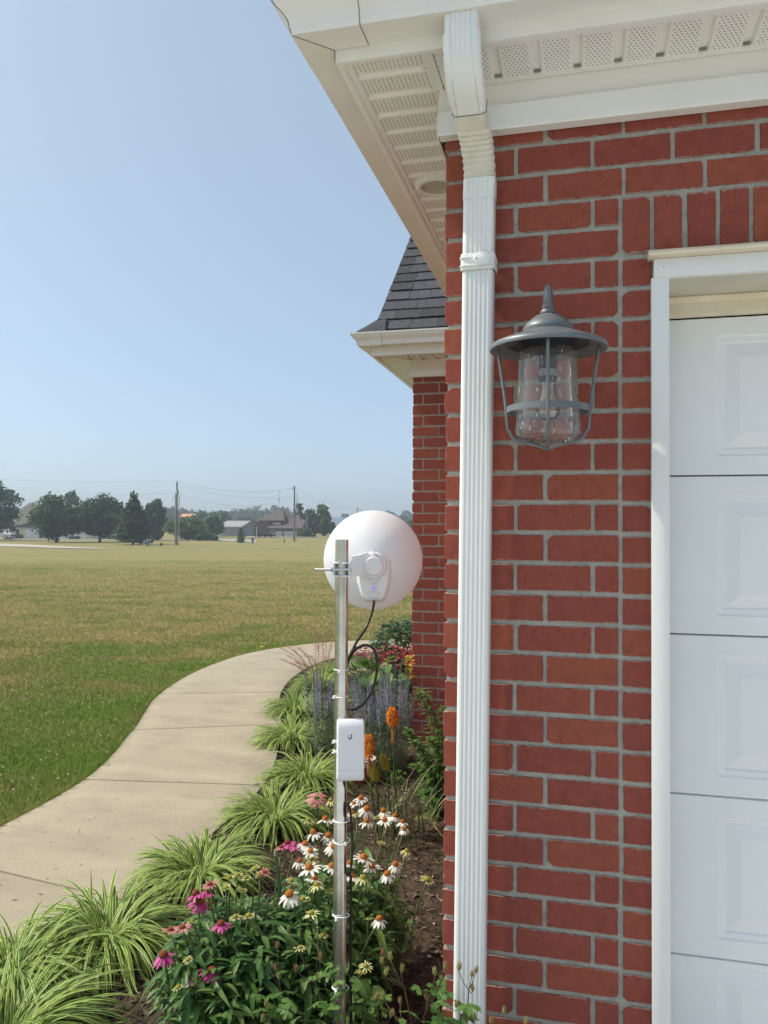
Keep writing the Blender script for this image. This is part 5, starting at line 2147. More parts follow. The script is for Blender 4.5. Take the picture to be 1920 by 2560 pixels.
for k in range(120):
    a = q.uniform(0, 6.28)
    rr = .16 * math.sqrt(q.random())
    leaf(lf, ab + Vector((rr * math.cos(a), rr * math.sin(a), q.uniform(.04, .16))), (math.cos(a), math.sin(a), .2), .05, .05, .3, .1, 3, 'ovate', None, q)
st.build('stalks', M['airy'], o)
fl.build('florets', M['airy'], o, kind='stuff', fix=False)
lf.build('leaves', M['phlox_leaf'], o, kind='stuff', fix=False)
yb_ = at(1026, 1665, 6.0)
o = empty('yellow_flower', (yb_.x, yb_.y, 0), 0, 'small orange yellow flowers at the corner of the far brick wall', 'plant')
b, st = MB(o.location), MB(o.location)
for k in range(60):
    p = at(q.uniform(1014, 1033), q.uniform(1640, 1700), 5.95 + q.uniform(-.08, .05))
    a = q.uniform(0, 6.28)
    leaf(b, p, (math.cos(a), math.sin(a), .5), .028, .022, .1, .2, 2, 'ovate', None, q)
    if k % 6 == 0: st.tube([(yb_.x, yb_.y, 0), p], .003, 4)
b.build('blossoms', leafmat('marigold petal', [(0, (.70, .30, .03)), (1, (.80, .46, .05))], .3, .5), o, kind='stuff', fix=False)
st.build('stems', M['stem'], o)

# low weeds and volunteer leaves among the mulch
q = random.Random(37)
o = empty('seedlings', tuple(on_z(990, 1970)), 0, 'small green seedlings on the mulch behind the poker stems', 'plant')
b = MB(o.location)
for k in range(90):
    g = on_z(q.uniform(930, 1010), q.uniform(1900, 1975))
    for j in range(3):
        a = q.uniform(0, 6.28)
        leaf(b, g + Vector((0, 0, q.uniform(.02, .09))), (math.cos(a), math.sin(a), .4), .05, .016, .3, .2, 3, 'lance', None, q)
b.build('leaves', M['phlox_leaf'], o, kind='stuff', fix=False)

# mulch chips: flat slivers strewn over the bed
n = 14000
nr = np.random.default_rng(5)
X = nr.uniform(-2.3, .15, n); Y = 1.6 + 6.0 * nr.random(n) ** 1.6
ok = inside(BED_POLY, X, Y)
X, Y = X[ok], Y[ok]
n = len(X)
Z = np.array([.018 + .022 * noise.noise((x * 4, y * 4, 0)) + .012 * noise.noise((x * 17, y * 17, 3)) for x, y in zip(X, Y)]) + .006
a = nr.uniform(0, 6.28, n); ln = nr.uniform(.006, .024, n); wd = nr.uniform(.003, .008, n); ti = nr.uniform(-.5, .5, n); ro = nr.uniform(-.6, .6, n)
dv = np.stack([np.cos(a), np.sin(a), ti], 1); sv = np.stack([-np.sin(a), np.cos(a), ro], 1)
C = np.stack([X, Y, Z], 1)
V = np.concatenate([C - dv * ln[:, None] - sv * wd[:, None] * .4, C - dv * ln[:, None] * .2 + sv * wd[:, None], C + dv * ln[:, None] + sv * wd[:, None] * .3, C + dv * ln[:, None] * .3 - sv * wd[:, None]], 1).reshape(-1, 3)
Fq = np.arange(4 * n).reshape(-1, 4)
build_np('mulch', V, Fq, leafmat('shredded bark', [(0, (.03, .02, .013)), (.55, (.08, .055, .035)), (.9, (.16, .12, .08)), (1, (.36, .30, .22))], .02, .9), None, np.repeat(nr.random(n), 4), 'stuff')

# ---- grass blades over the near lawn
def grass(n, d0, d1, hmul, seed, name):
    nr = np.random.default_rng(seed)
    d = np.exp(nr.uniform(math.log(d0), math.log(d1), n))
    px = nr.uniform(-520, 1330, n)
    dx_ = (px - 960) / FPX
    X = -math.sin(YAW) * d + math.cos(YAW) * dx_ * d
    Y = math.cos(YAW) * d + math.sin(YAW) * dx_ * d
    keep = ~inside(PATH_POLY, X, Y) & ~inside(BED_POLY, X, Y) & ~((X > -1.3) & (Y > 5.8) & (Y < 12)) & ~((X > -1.9) & (Y < 5.8))
    keep &= ~((Y < 11.5) & (X > -2.6))
    X, Y, d = X[keep], Y[keep], d[keep]
    n = len(X)
    Zg = -1.0 * np.clip((np.hypot(X, Y) - 10) / 85, 0, 1) ** 2 * (3 - 2 * np.clip((np.hypot(X, Y) - 10) / 85, 0, 1))
    h = nr.uniform(.016, .042, n) * hmul * np.clip(1.25 - d / 40, .12, 1)
    # taller tufts right at the path's edge
    PLn = np.array(PL)
    dm = np.full(n, 9.)
    for p in PLn[::2]:
        dm = np.minimum(dm, np.hypot(X - p[0], Y - p[1]))
    h *= 1 + .9 * np.exp(-(dm / .12) ** 2)
    w = .0030 * (d / 4) ** .85
    a = nr.uniform(0, 6.28, n)
    lean = nr.uniform(.1, .9, n)
    az = nr.uniform(0, 6.28, n)
    base = np.stack([X, Y, Zg], 1)
    side = np.stack([np.cos(a), np.sin(a), np.zeros(n)], 1) * w[:, None]
    mid = base + np.stack([np.cos(az) * lean * h * .35, np.sin(az) * lean * h * .35, h * .6], 1)
    tip = base + np.stack([np.cos(az) * lean * h * 1.0, np.sin(az) * lean * h * 1.0, h * (1.05 - lean * .3)], 1)
    V = np.stack([base - side, base + side, mid + side * .7, mid - side * .7, tip], 1).reshape(-1, 3)
    i = np.arange(n) * 5
    F = np.concatenate([np.stack([i, i + 1, i + 2], 1), np.stack([i, i + 2, i + 3], 1), np.stack([i + 3, i + 2, i + 4], 1)], 0)
    o = build_np(name, V, F, M['blade'], None, np.repeat(nr.random(n), 5), 'stuff')
    return o


grass(330000, 3.5, 48, 1.0, 9, 'grass')
# ragged fringe of grass leaning over the concrete edge
nr = np.random.default_rng(19)
PLa = np.array(PL[10:]); n = 5200
k = nr.integers(0, len(PLa) - 1, n); t = nr.random(n)[:, None]
E0 = PLa[k] * (1 - t) + PLa[k + 1] * t
dirv = PLa[k + 1] - PLa[k]; dirv /= np.linalg.norm(dirv, axis=1)[:, None]
outv = np.stack([dirv[:, 1], -dirv[:, 0]], 1)                     # towards the path
B0 = E0 - outv * nr.uniform(.0, .05, n)[:, None]
hh = nr.uniform(.035, .085, n); reach = nr.uniform(-.02, .075, n) * nr.random(n)
wv = dirv * (.0022 * nr.uniform(.7, 1.5, n))[:, None]
bz = np.full(n, .0)
mid = B0 + outv * (reach * .5)[:, None]; tip = B0 + outv * (reach + .005)[:, None] + dirv * nr.uniform(-.03, .03, n)[:, None]
V = np.stack([np.column_stack([B0 - wv, bz]), np.column_stack([B0 + wv, bz]), np.column_stack([mid + wv * .8, hh * .7]), np.column_stack([mid - wv * .8, hh * .7]), np.column_stack([tip, hh * .95])], 1).reshape(-1, 3)
i = np.arange(n) * 5
F = np.concatenate([np.stack([i, i + 1, i + 2], 1), np.stack([i, i + 2, i + 3], 1), np.stack([i + 3, i + 2, i + 4], 1)], 0)
build_np('edge_grass', V, F, M['blade'], None, np.repeat(nr.random(n), 5), 'stuff')
# clippings and bits of leaf on the concrete
n = 420
k = nr.integers(8, len(PL) - 10, n); t = nr.random(n)[:, None]
C = np.array(PL)[k] * (1 - t) + np.array(PR)[k] * t
C = np.column_stack([C + nr.uniform(-.05, .05, (n, 2)), np.full(n, .0465)])
ok = inside(PATH_POLY, C[:, 0], C[:, 1]); C = C[ok]; n = len(C)
a = nr.uniform(0, 6.28, n); ln = nr.uniform(.004, .016, n)[:, None]
dv = np.column_stack([np.cos(a), np.sin(a), nr.uniform(-.1, .2, n)]) * ln; sv = np.column_stack([-np.sin(a), np.cos(a), np.zeros(n)]) * nr.uniform(.0012, .004, n)[:, None]
V = np.stack([C - dv, C + sv, C + dv, C - sv], 1).reshape(-1, 3)
build_np('clippings', V, np.arange(4 * n).reshape(-1, 4), leafmat('dry clipping', [(0, (.10, .08, .05)), (.6, (.18, .17, .07)), (1, (.5, .46, .34))], .1, .8), None, np.repeat(nr.random(n), 4), 'stuff')
# clover heads and a dandelion
nr = random.Random(44)
b, st = MB(), MB()
for k in range(70):
    px, py = nr.uniform(0, 420), nr.uniform(1640, 2030)
    p = on_z(px, py)
    if inside(PATH_POLY, np.array([p.x]), np.array([p.y]))[0]: continue
    b.r = nr.random()
    z = nr.uniform(.035, .06)
    b.lathe([(0, .006), (.0045, .004), (.006, 0), (.004, -.004), (0, -.005)], (p.x, p.y, z), 6)
    st.tube([(p.x, p.y, 0), (p.x, p.y, z - .004)], .001, 3)
o = b.build('clover_heads', leafmat('white clover', [(0, (.62, .60, .50)), (1, (.75, .74, .66))], .2, .8), None, kind='stuff')
tag(o, 'tiny white clover heads scattered in the near lawn', 'clover')
p = on_z(655, 1629)
o = empty('dandelion', (p.x, p.y, 0), 0, 'tiny yellow dandelion at the lawn edge beside the path', 'flower')
b = MB()
b.lathe([(0, .07), (.02, .068), (.024, .062), (.01, .055), (0, .054)], n=10)
b.build('bloom', mat('dandelion yellow', (.75, .52, .02), .7), o)
b = MB()
b.tube([(0, 0, 0), (0, 0, .056)], .002, 5)
b.build('stem', M['stem'], o)
# fallen stalk at the wall
c0_, c1_ = on_z(1072, 2087), on_z(1106, 2112)
o = MB()
for (a_, b_) in (((1068, 2090), (1108, 2112)), ((1072, 2092), (1104, 2090)), ((1084, 2514), (1106, 2504))):
    p, q_ = on_z(*a_), on_z(*b_)
    o.r = .6
    o.tube([p + Vector((0, 0, .03)), p.lerp(q_, .5) + Vector((0, 0, .07)), q_ + Vector((0, 0, .04))], .0035, 5, flat=.4)
o = o.build('dry_leaf', leafmat('straw leaf', [(0, (.55, .38, .10)), (1, (.62, .46, .16))], .3, .6), None, kind='stuff')
tag(o, 'straw yellow fallen leaves on the mulch against the brick', 'leaf')
# ---------------------------------------------------------------- background: neighbours across the field
def far(name, px, D, label, cat, group=None, rz=0.0):
    d = ray(px, 1318)
    d = Vector((d.x, d.y, 0))
    p = d * (D / d.dot(Vector((-math.sin(YAW), math.cos(YAW), 0))))
    return empty(name, (p.x, p.y, ground_z(p.x, p.y)), YAW + rz, label, cat, group)


def cloud(n, clumps, size, seed, flat=1.0, inner=.35):
    """leaf quads spread through a set of ellipsoid clumps (cx, cy, cz, rx, ry, rz)"""
    nr = np.random.default_rng(seed)
    cl = np.array(clumps, float)
    vol = cl[:, 3] * cl[:, 4] * cl[:, 5]
    k = nr.choice(len(cl), n, p=vol ** .7 / (vol ** .7).sum())
    u = nr.normal(size=(n, 3))
    u /= np.linalg.norm(u, axis=1)[:, None]
    r_ = inner + (1 - inner) * nr.random(n) ** .55
    r_ *= 1 + .10 * nr.normal(size=n)
    C = cl[k, :3] + u * r_[:, None] * cl[k, 3:]
    nrm = u * .9 + nr.normal(size=(n, 3)) * .7 + np.array([0, 0, .35])
    nrm /= np.linalg.norm(nrm, axis=1)[:, None]
    t = np.cross(nrm, nr.normal(size=(n, 3)))
    t /= np.linalg.norm(t, axis=1)[:, None]
    b = np.cross(nrm, t)
    s_ = size * nr.uniform(.55, 1.25, n)
    t, b = t * s_[:, None], b * (s_ * .6)[:, None]
    V = np.stack([C - t, C - b * .9 + t * .1, C + t, C + b], 1).reshape(-1, 3)
    return V, np.arange(4 * n).reshape(-1, 4), np.repeat(nr.random(n), 4)


def treemat(name, a, c):
    return leafmat(name, [(0, a), (1, c)], .25, .6, spec=.2)


M['t_dark'] = treemat('dark maple leaf', (.028, .070, .022), (.06, .125, .034))
M['t_mid'] = treemat('mid green leaf', (.035, .075, .024), (.07, .125, .04))
M['t_light'] = treemat('light willow leaf', (.085, .15, .04), (.14, .21, .07))
M['t_ever'] = treemat('evergreen needles', (.03, .065, .03), (.06, .105, .048))
M['bark'] = mat('grey brown bark', (.06, .048, .04), .95, (.10, .08, .065), 5)
M['t_wood'] = treemat('far woodland', (.030, .058, .028), (.055, .09, .04))


def tree(px, D, w, h, h0, m_, label, seed, shape='round', trunk=True, n=2200, leaf_=.34, group='trees across the field'):
    """w, h: crown width and total height in picture units; h0: height where the crown starts"""
    s_ = D / 2000
    q = random.Random(seed)
    o = far('tree', px, D, label, 'tree', group)
    W, H, H0 = w * s_ / 2, h * s_, h0 * s_
    cl = []
    if shape == 'round':
        for k in range(26):
            a = q.uniform(0, 6.28)
            v = q.uniform(-1, 1)
            rr = math.sqrt(max(0, 1 - v * v)) * q.uniform(.45, .78)
            c = (W * rr * math.cos(a), W * rr * math.sin(a), (H + H0) / 2 + (H - H0) / 2 * v * .74)
            r1 = W * q.uniform(.22, .42)
            cl.append((*c, r1, r1, r1 * q.uniform(.6, .9)))
    elif shape == 'tall':
        for k in range(24):
            t = k / 23
            z = H0 + (H - H0) * t
            wr = W * math.sin(math.pi * (t * .82 + .12)) ** .7
            a = q.uniform(0, 6.28)
            r1 = W * q.uniform(.28, .45)
            cl.append((wr * .6 * math.cos(a), wr * .6 * math.sin(a), z - r1 * .4, r1, r1, r1 * 1.0))
    elif shape == 'conifer':
        for k in range(64):
            t = (k / 63) ** .9
            z = H0 + (H - H0) * t * .97
            wr = W * max(0.03, (1 - t ** 1.7)) * q.uniform(.75, 1.05)
            a = k * 2.4
            cl.append((wr * .55 * math.cos(a), wr * .55 * math.sin(a), z + (wr * .12), max(.12, wr * .52), max(.12, wr * .52), .22 + .12 * (1 - t)))
        for k in range(9):          # upturned leaders near the top
            a = q.uniform(0, 6.28)
            z = H * q.uniform(.72, .95)
            cl.append((W * .35 * (1.15 - z / H) * 2 * math.cos(a), W * .35 * (1.15 - z / H) * 2 * math.sin(a), z, .16, .16, .5))
    elif shape == 'low':
        for k in range(16):
            x = q.uniform(-.8, .8)
            r1 = (H) * q.uniform(.35, .55)
            cl.append((x * W, q.uniform(-.5, .5) * W * .6, H * q.uniform(.35, .6) * (1 - .3 * x * x), max(r1, W * .2), max(r1, W * .2), r1 * .9))
    V, F, rn = cloud(int(n * 1.35), cl, leaf_, seed, inner=.2)
    V[:, 2] = np.maximum(V[:, 2], .02)
    build_np('crown', V, F, m_, o, rn, 'stuff')
    if trunk:
        b = MB()
        tr_ = max(.10, W * .05)
        top_ = H * (.85 if shape != 'round' else .6)
        b.tube([(0, 0, -.2), (0, 0, H0 * .5), (.05, 0, H0 + (H - H0) * .2), (0, 0, top_)], [tr_ * 1.3, tr_, tr_ * .8, .03], 8)
        if shape == 'round':
            for k in range(6):
                a = q.uniform(0, 6.28)
                b.tube([(0, 0, H0 * .75), (W * .3 * math.cos(a), W * .3 * math.sin(a), H0 + (H - H0) * .25), (W * .6 * math.cos(a), W * .6 * math.sin(a), H0 + (H - H0) * .55)], [tr_ * .7, tr_ * .45, .03], 6)
        b.build('trunk', M['bark'], o, smooth=True)
    return o


tree(-12, 140, 150, 152, 20, M['t_dark'], 'large dark maple at the left edge behind the white pickup', 201, 'round', n=3800)
tree(142, 126, 178, 112, 17, M['t_dark'], 'wide dark tree in front of the cream house, trunk visible', 202, 'round', n=4200)
tree(250, 128, 140, 112, 17, M['t_dark'], 'dark rounded tree between the cream house and the evergreen', 203, 'round', n=3400)
tree(178, 185, 40, 112, 80, M['t_mid'], 'pale treetop rising behind the wide dark tree', 204, 'tall', trunk=True, n=900)
tree(333, 112, 112, 136, 2, M['t_ever'], 'bushy dark evergreen with a ragged pointed top', 205, 'conifer', n=5200, leaf_=.20)
tree(386, 142, 68, 100, 18, M['t_mid'], 'young oval deciduous tree beside the evergreen', 206, 'tall', n=2000)
tree(472, 136, 112, 57, 4, M['t_light'], 'light green spreading willow behind the left utility pole', 207, 'round', n=2600)
tree(538, 152, 50, 56, 6, M['t_mid'], 'mid green tree beside the grey shed', 208, 'round', n=1400)
tree(518, 128, 58, 22, 0, M['t_dark'], 'low dark rounded shrub at the roadside', 209, 'low', False, 1200, .18)
tree(602, 120, 26, 36, 2, M['t_light'], 'small sparse young tree in front of the grey shed', 210, 'conifer', n=900, leaf_=.13)
tree(746, 190, 34, 76, 10, M['t_dark'], 'dark tree behind the brown house right of the right pole', 211, 'tall', n=1100)
tree(775, 168, 52, 62, 10, M['t_mid'], 'bushy tree left of the tall tree by the barn', 212, 'tall', n=1700)
tree(806, 172, 50, 74, 10, M['t_light'], 'tall pale green tree beside the blue roofed barn', 213, 'tall', n=1700)
tree(812, 160, 34, 44, 8, M['t_dark'], 'small dark tree on a clear trunk in front of the tall pale tree', 214, 'round', n=900)
tree(830, 170, 22, 36, 4, M['t_dark'], 'dark small tree against the blue roofed barn', 215, 'round', n=700)
tree(762, 146, 26, 20, 0, M['t_dark'], 'dark foundation shrub at the end of the brown garage', 216, 'low', False, 600, .2)
tree(779, 145, 18, 9, 0, M['t_dark'], 'low maroon green shrub on the lawn right of the brown garage', 217, 'low', False, 300, .15)
tree(46, 158, 26, 14, 0, M['t_mid'], 'clipped hedge against the cream garage wing', 218, 'low', False, 700, .18)
tree(132, 158, 14, 10, 0, M['t_mid'], 'small bush beside the white garage door', 219, 'low', False, 260, .16)
tree(188, 156, 34, 9, 0, M['t_dark'], 'dark low shrubs below the white porch rail', 220, 'low', False, 500, .18)
tree(268, 158, 42, 12, 0, M['t_dark'], 'dark shrub mass right of the porch rail', 221, 'low', False, 600, .2)
tree(404, 108, 5, 8, 0, M['t_mid'], 'tiny roadside sapling between the mailbox and the utility pole', 222, 'low', False, 120, .08)
tree(1032, 190, 30, 40, 4, M['t_dark'], 'dark tree beside the corner of the far brick wall', 223, 'round', n=700)

# far woodland: reads as one mass
q = random.Random(61)
cl = []
for k in range(430):
    px = q.uniform(-260, 1300)
    D = q.uniform(390, 560)
    d = ray(px, 1318)
    sc_ = D / d.dot(fw)
    p = Vector((d.x * sc_, d.y * sc_, 0))
    hh = D / 2000 * (q.uniform(26, 40) + 6 * math.sin(px * .021) + (4 if px > 430 else 0) - (10 if px > 720 else 0)) + 1.6
    r1 = q.uniform(4, 7.5)
    for j in range(2):
        cl.append((p.x + q.uniform(-3, 3), p.y, hh - r1 * (.9 + j * 1.3), r1, r1, r1 * .95))
V, F, rn = cloud(52000, cl, 2.3, 77)
V[:, 2] = np.maximum(V[:, 2], -.5)
w_ = build_np('woodland', V, F, M['t_wood'], None, rn, 'stuff')
tag(w_, 'distant woodland along the horizon', 'woodland')
cl = []
for (px0, px1, D, hp) in ((425, 520, 270, 36), (500, 560, 230, 52), (555, 640, 250, 34), (640, 700, 300, 26), (280, 420, 300, 38), (560, 600, 220, 30)):
    for k in range(12):
        px = q.uniform(px0, px1)
        d = ray(px, 1318)
        sc_ = (D + q.uniform(-10, 10)) / d.dot(fw)
        p = Vector((d.x * sc_, d.y * sc_, ground_z(d.x * sc_, d.y * sc_)))
        hh = p.z + D / 2000 * hp * q.uniform(.75, 1.0) 
        r1 = q.uniform(1.8, 3.2)
        for j in range(2): cl.append((p.x, p.y, hh - r1 * (.8 + j), r1, r1, r1))
V, F, rn = cloud(22000, cl, .9, 78)
V[:, 2] = np.maximum(V[:, 2], -.9)
w_ = build_np('hedgerow', V, F, M['t_dark'], None, rn, 'stuff')
tag(w_, 'dark tree belt in front of the distant woodland', 'trees')

# ---- roads and drive strips across the field
def strip(name, pts, m_, dz=.05):
    b = MB()
    for (a, c), (e, f) in zip(pts, pts[1:]):
        P = []
        for px, D in (a, c, f, e):
            d = ray(px, 1318)
            k = D / d.dot(fw)
            x, y = d.x * k, d.y * k
            P.append((x, y, ground_z(x, y) + dz))
        b.quad(*P)
    return b.build(name, m_, None, kind='structure')


M['road'] = mat('sun bleached asphalt', (.30, .29, .27), .9, (.36, .345, .32), .3, coord='World')
M['drive'] = mat('pale gravel drive', (.42, .38, .33), .9, (.48, .44, .38), .4, coord='World')
steps = [-150, -60, 0, 60, 120, 180, 240, 300, 360, 420, 480, 540, 600, 640]
strip('road', [((p, 150 - max(0, p - 300) * .09), (p, 158 - max(0, p - 300) * .095)) for p in steps], M['road'])
strip('field_drive', [((-120, 98), (-120, 118)), ((0, 99), (0, 114)), ((60, 97), (60, 110)), ((120, 94), (120, 103)), ((180, 92), (180, 98)), ((240, 90.5), (240, 94)), ((268, 90), (268, 91))], M['drive'], .06)
strip('house_drive', [((600, 141), (600, 146)), ((660, 140), (660, 148)), ((740, 139), (740, 147)), ((860, 139), (860, 144)), ((960, 140), (960, 144))], M['drive'], .07)

M['siding'] = mat('cream siding', (.62, .55, .40), .8, (.58, .51, .37), 2)
M['w_siding'] = mat('white siding', (.72, .73, .74), .7)
M['brown_brick'] = mat('brown brick far', (.13, .095, .08), .9, (.165, .12, .10), 3)
M['brown_roof'] = mat('brown grey shingle', (.095, .078, .075), .95, (.13, .105, .10), 1.5)
M['grey_metal'] = mat('grey metal cladding', (.22, .225, .235), .6, (.26, .265, .275), 2)
M['grey_roof'] = mat('grey metal roof', (.30, .28, .28), .55, (.34, .32, .31), 1)
M['blue_roof'] = mat('blue grey metal roof', (.17, .22, .29), .5, (.20, .25, .32), 1)
M['pane'] = mat('dark window pane', (.03, .035, .045), .15)
M['dkroof'] = mat('dark roof', (.05, .05, .055), .95)


def gable(b, x0, x1, y0, y1, z0, ze, zr_, axis='x', over=.35):
    """gable roof slab as two slopes with thickness"""
    th = .16
    if axis == 'x':
        ym = (y0 + y1) / 2
        for (ya, yb_) in ((y0 - over, ym), (y1 + over, ym)):
            ee = ze - over * (zr_ - ze) / (abs(ym - (y0 if ya < ym else y1)) + 1e-6)
            b.add([(x0 - over, ya, ee), (x1 + over, ya, ee), (x1 + over, yb_, zr_), (x0 - over, yb_, zr_), (x0 - over, ya, ee - th), (x1 + over, ya, ee - th), (x1 + over, yb_, zr_ - th), (x0 - over, yb_, zr_ - th)],
                  [(0, 1, 2, 3), (4, 7, 6, 5), (0, 4, 5, 1), (1, 5, 6, 2), (3, 7, 4, 0)])
    else:
        xm = (x0 + x1) / 2
        for (xa, xb_) in ((x0 - over, xm), (x1 + over, xm)):
            ee = ze - over * (zr_ - ze) / (abs(xm - (x0 if xa < xm else x1)) + 1e-6)
            b.add([(xa, y0 - over, ee), (xa, y1 + over, ee), (xb_, y1 + over, zr_), (xb_, y0 - over, zr_), (xa, y0 - over, ee - th), (xa, y1 + over, ee - th), (xb_, y1 + over, zr_ - th), (xb_, y0 - over, zr_ - th)],
                  [(0, 1, 2, 3), (4, 7, 6, 5), (0, 4, 5, 1), (1, 5, 6, 2), (3, 7, 4, 0)])


def window(o, x, z, w, h, y, m_=None, frame=True):
    if frame:
        b = MB()
        for (a, c, e, f) in ((x - w / 2 - .07, x + w / 2 + .07, z + h / 2, z + h / 2 + .08), (x - w / 2 - .07, x + w / 2 + .07, z - h / 2 - .08, z - h / 2), (x - w / 2 - .07, x - w / 2, z - h / 2, z + h / 2), (x + w / 2, x + w / 2 + .07, z - h / 2, z + h / 2)):
            b.box(a, c, y - .07, y + .02, e, f)
        fr = b.build('window', M['w_siding'], o)
    else:
        fr = o
    b = MB()
    b.box(x - w / 2, x + w / 2, y - .03, y + .02, z - h / 2, z + h / 2)
    b.build('pane', m_ or M['pane'], fr)


# cream house, turned so that its gable and the slope beside it both show
s_ = 165 / 2000
o = far('cream_house', 83, 165, 'cream house with a pointed gable behind the wide dark tree', 'house', rz=R(28))
b = MB()
b.box(-3.4, 3.4, 0, 12, -.4, 4.9)
b.prism([(-3.4, 4.9), (3.4, 4.9), (0, 7.4)], 0, .3)
b.build('wall', M['siding'], o)
b = MB()
gable(b, -3.4, 3.4, 0, 12, 0, 4.95, 7.55, 'y')
b.build('roof', M['dkroof'], o)
b = MB()
for sx in (-1, 1):
    b.add([(sx * 3.8, -.36, 4.5), (sx * 3.8, -.36, 4.75), (0, -.36, 7.62), (0, -.36, 7.37), (sx * 3.8, -.30, 4.5), (sx * 3.8, -.30, 4.75), (0, -.30, 7.62), (0, -.30, 7.37)], [(0, 1, 2, 3), (4, 7, 6, 5), (1, 5, 6, 2), (0, 3, 7, 4)])
b.build('rake_board', M['w_siding'], o)
window(o, 0, 3.4, 1.0, 1.3, 0)
o2 = far('cream_house_wing', 110, 163, 'long low cream wing with a white garage door and a porch', 'house')
b = MB()
b.box(-6.9, 16, .5, 7, -.4, 2.6)
b.build('wall', M['siding'], o2)
b = MB()
gable(b, -6.9, 16, .5, 7, 0, 2.6, 4.2, 'x')
b.build('roof', M['dkroof'], o2)
b = MB()
b.box(-3.9, 1.4, .40, .49, -.3, 1.9)
gd = b.build('garage_door', M['w_siding'], o2)
b = MB()
for k in range(4):
    b.box(-3.9, 1.4, .385, .399, -.3 + .55 * (k + 1) - .02, -.3 + .55 * (k + 1))
b.build('door_seam', M['grey_metal'], gd)
b = MB()
b.box(1.8, 8.5, .3, .49, -.3, 1.5)
b.build('white_panel', M['w_siding'], o2)
for x in (6.6, 7.7, 8.8):
    b = MB()
    b.box(x - .09, x + .09, -1.2, -1.02, 0, 2.5)
    b.build('porch_post', M['w_siding'], o2)
b = MB()
b.box(6.2, 9.9, -1.16, -1.08, .75, .85)
b.box(6.2, 9.9, -1.16, -1.08, .05, .13)
for k in range(26):
    b.box(6.2 + k * .145, 6.2 + k * .145 + .05, -1.15, -1.09, .13, .75)
b.build('porch_rail', M['w_siding'], o2)
window(o2, 7.2, 1.5, .9, 1.2, .5)
window(o2, -5.6, 1.4, .8, 1.0, .5)

# white pickup
o = far('pickup_truck', 2, 150, 'white pickup truck at the left edge of the frame, facing right', 'truck')
b = MB()
side = [(-3.4, .45), (-3.4, 1.15), (-1.2, 1.18), (-1.1, 1.78), (.15, 1.80), (.85, 1.22), (2.05, 1.08), (2.22, .95), (2.25, .5), (2.1, .42)]
b.prism([(x, z) for x, z in side], -.95, .95)
body = b.build('body', mat('white car paint', (.75, .76, .77), .25, spec=.6), o)
bevel(body, .08, 3)
b = MB()
b.prism([(-.95, 1.24), (-.9, 1.68), (.08, 1.70), (.62, 1.24)], -.965, .965)
b.build('side_window', M['pane'], o)
b = MB()
b.box(2.2, 2.27, -.8, .8, .62, .9)
b.build('grille', mat('black grille', (.02, .02, .02), .5), o)
for s1 in (-1, 1):
    b = MB()
    b.box(2.16, 2.275, s1 * .84 - .1, s1 * .84 + .1, .78, .98)
    b.build('headlight', mat('headlight lens', (.7, .7, .7), .1), o)
    for x in (-2.3, 1.35):
        b = MB()
        b.lathe([(0, -.13), (.30, -.13), (.39, -.10), (.40, 0), (.39, .10), (.30, .13), (0, .13)], (x, s1 * .86, .40), 20, 'y')
        w = b.build('wheel', mat('black tyre', (.02, .02, .022), .9), o, smooth=40)
        b = MB()
        b.lathe([(0, -.145), (.20, -.145), (.24, -.125)], (x, s1 * .86, .40), 16, 'y')
        b.build('rim', M['zinc'], w, smooth=40)
b = MB()
b.box(2.15, 2.32, -.92, .92, .42, .60)
b.build('bumper', M['zinc'], o)

# board on a post by the truck
o = far('post_board', 32, 148, 'dark board mounted on a post beside the white pickup', 'board')
b = MB()
b.tube([(0, 0, -.2), (0, 0, 3.1)], .07, 8)
b.build('post', M['dkroof'], o)
b = MB()
b.box(-.62, .62, -.06, .06, 1.5, 2.5)
bevel(b.build('board', mat('dark green board', (.02, .045, .045), .6), o), .03, 1)
b = MB()
b.box(-.3, .35, -.05, .05, 2.75, 3.3)
b.build('upper_panel', mat('grey panel', (.16, .14, .14), .7), o)

# grey metal shed
o = far('metal_shed', 588, 165, 'grey metal shed with a low gable roof left of the brown house', 'shed', rz=R(-14))
b = MB()
b.box(-3.6, 1.3, 0, 9, -.4, 2.05)
b.prism([(0, 2.05), (9, 2.05), (4.5, 3.2)], 1.2, 1.3, 'yz')
b.build('wall', M['grey_metal'], o)
b = MB()
gable(b, -3.6, 1.3, 0, 9, 0, 2.05, 3.25, 'x', .25)
b.build('roof', M['grey_roof'], o)
b = MB()
b.box(1.29, 1.36, 2.0, 6.2, -.2, 1.75)
b.build('door', mat('shed door', (.28, .30, .33), .6), o)
b = MB()
b.box(1.29, 1.35, 6.25, 6.55, -.2, 1.8)
b.build('door_trim', M['dkroof'], o)

# brown two-storey house
D_ = 150
s_ = D_ / 2000
o = far('brown_house', 700, D_, 'brown brick two storey house with hip roof and white garage doors', 'house')


def hx_(px): return (px - 700) * s_
def hzz(py): return (1343 - py) * s_


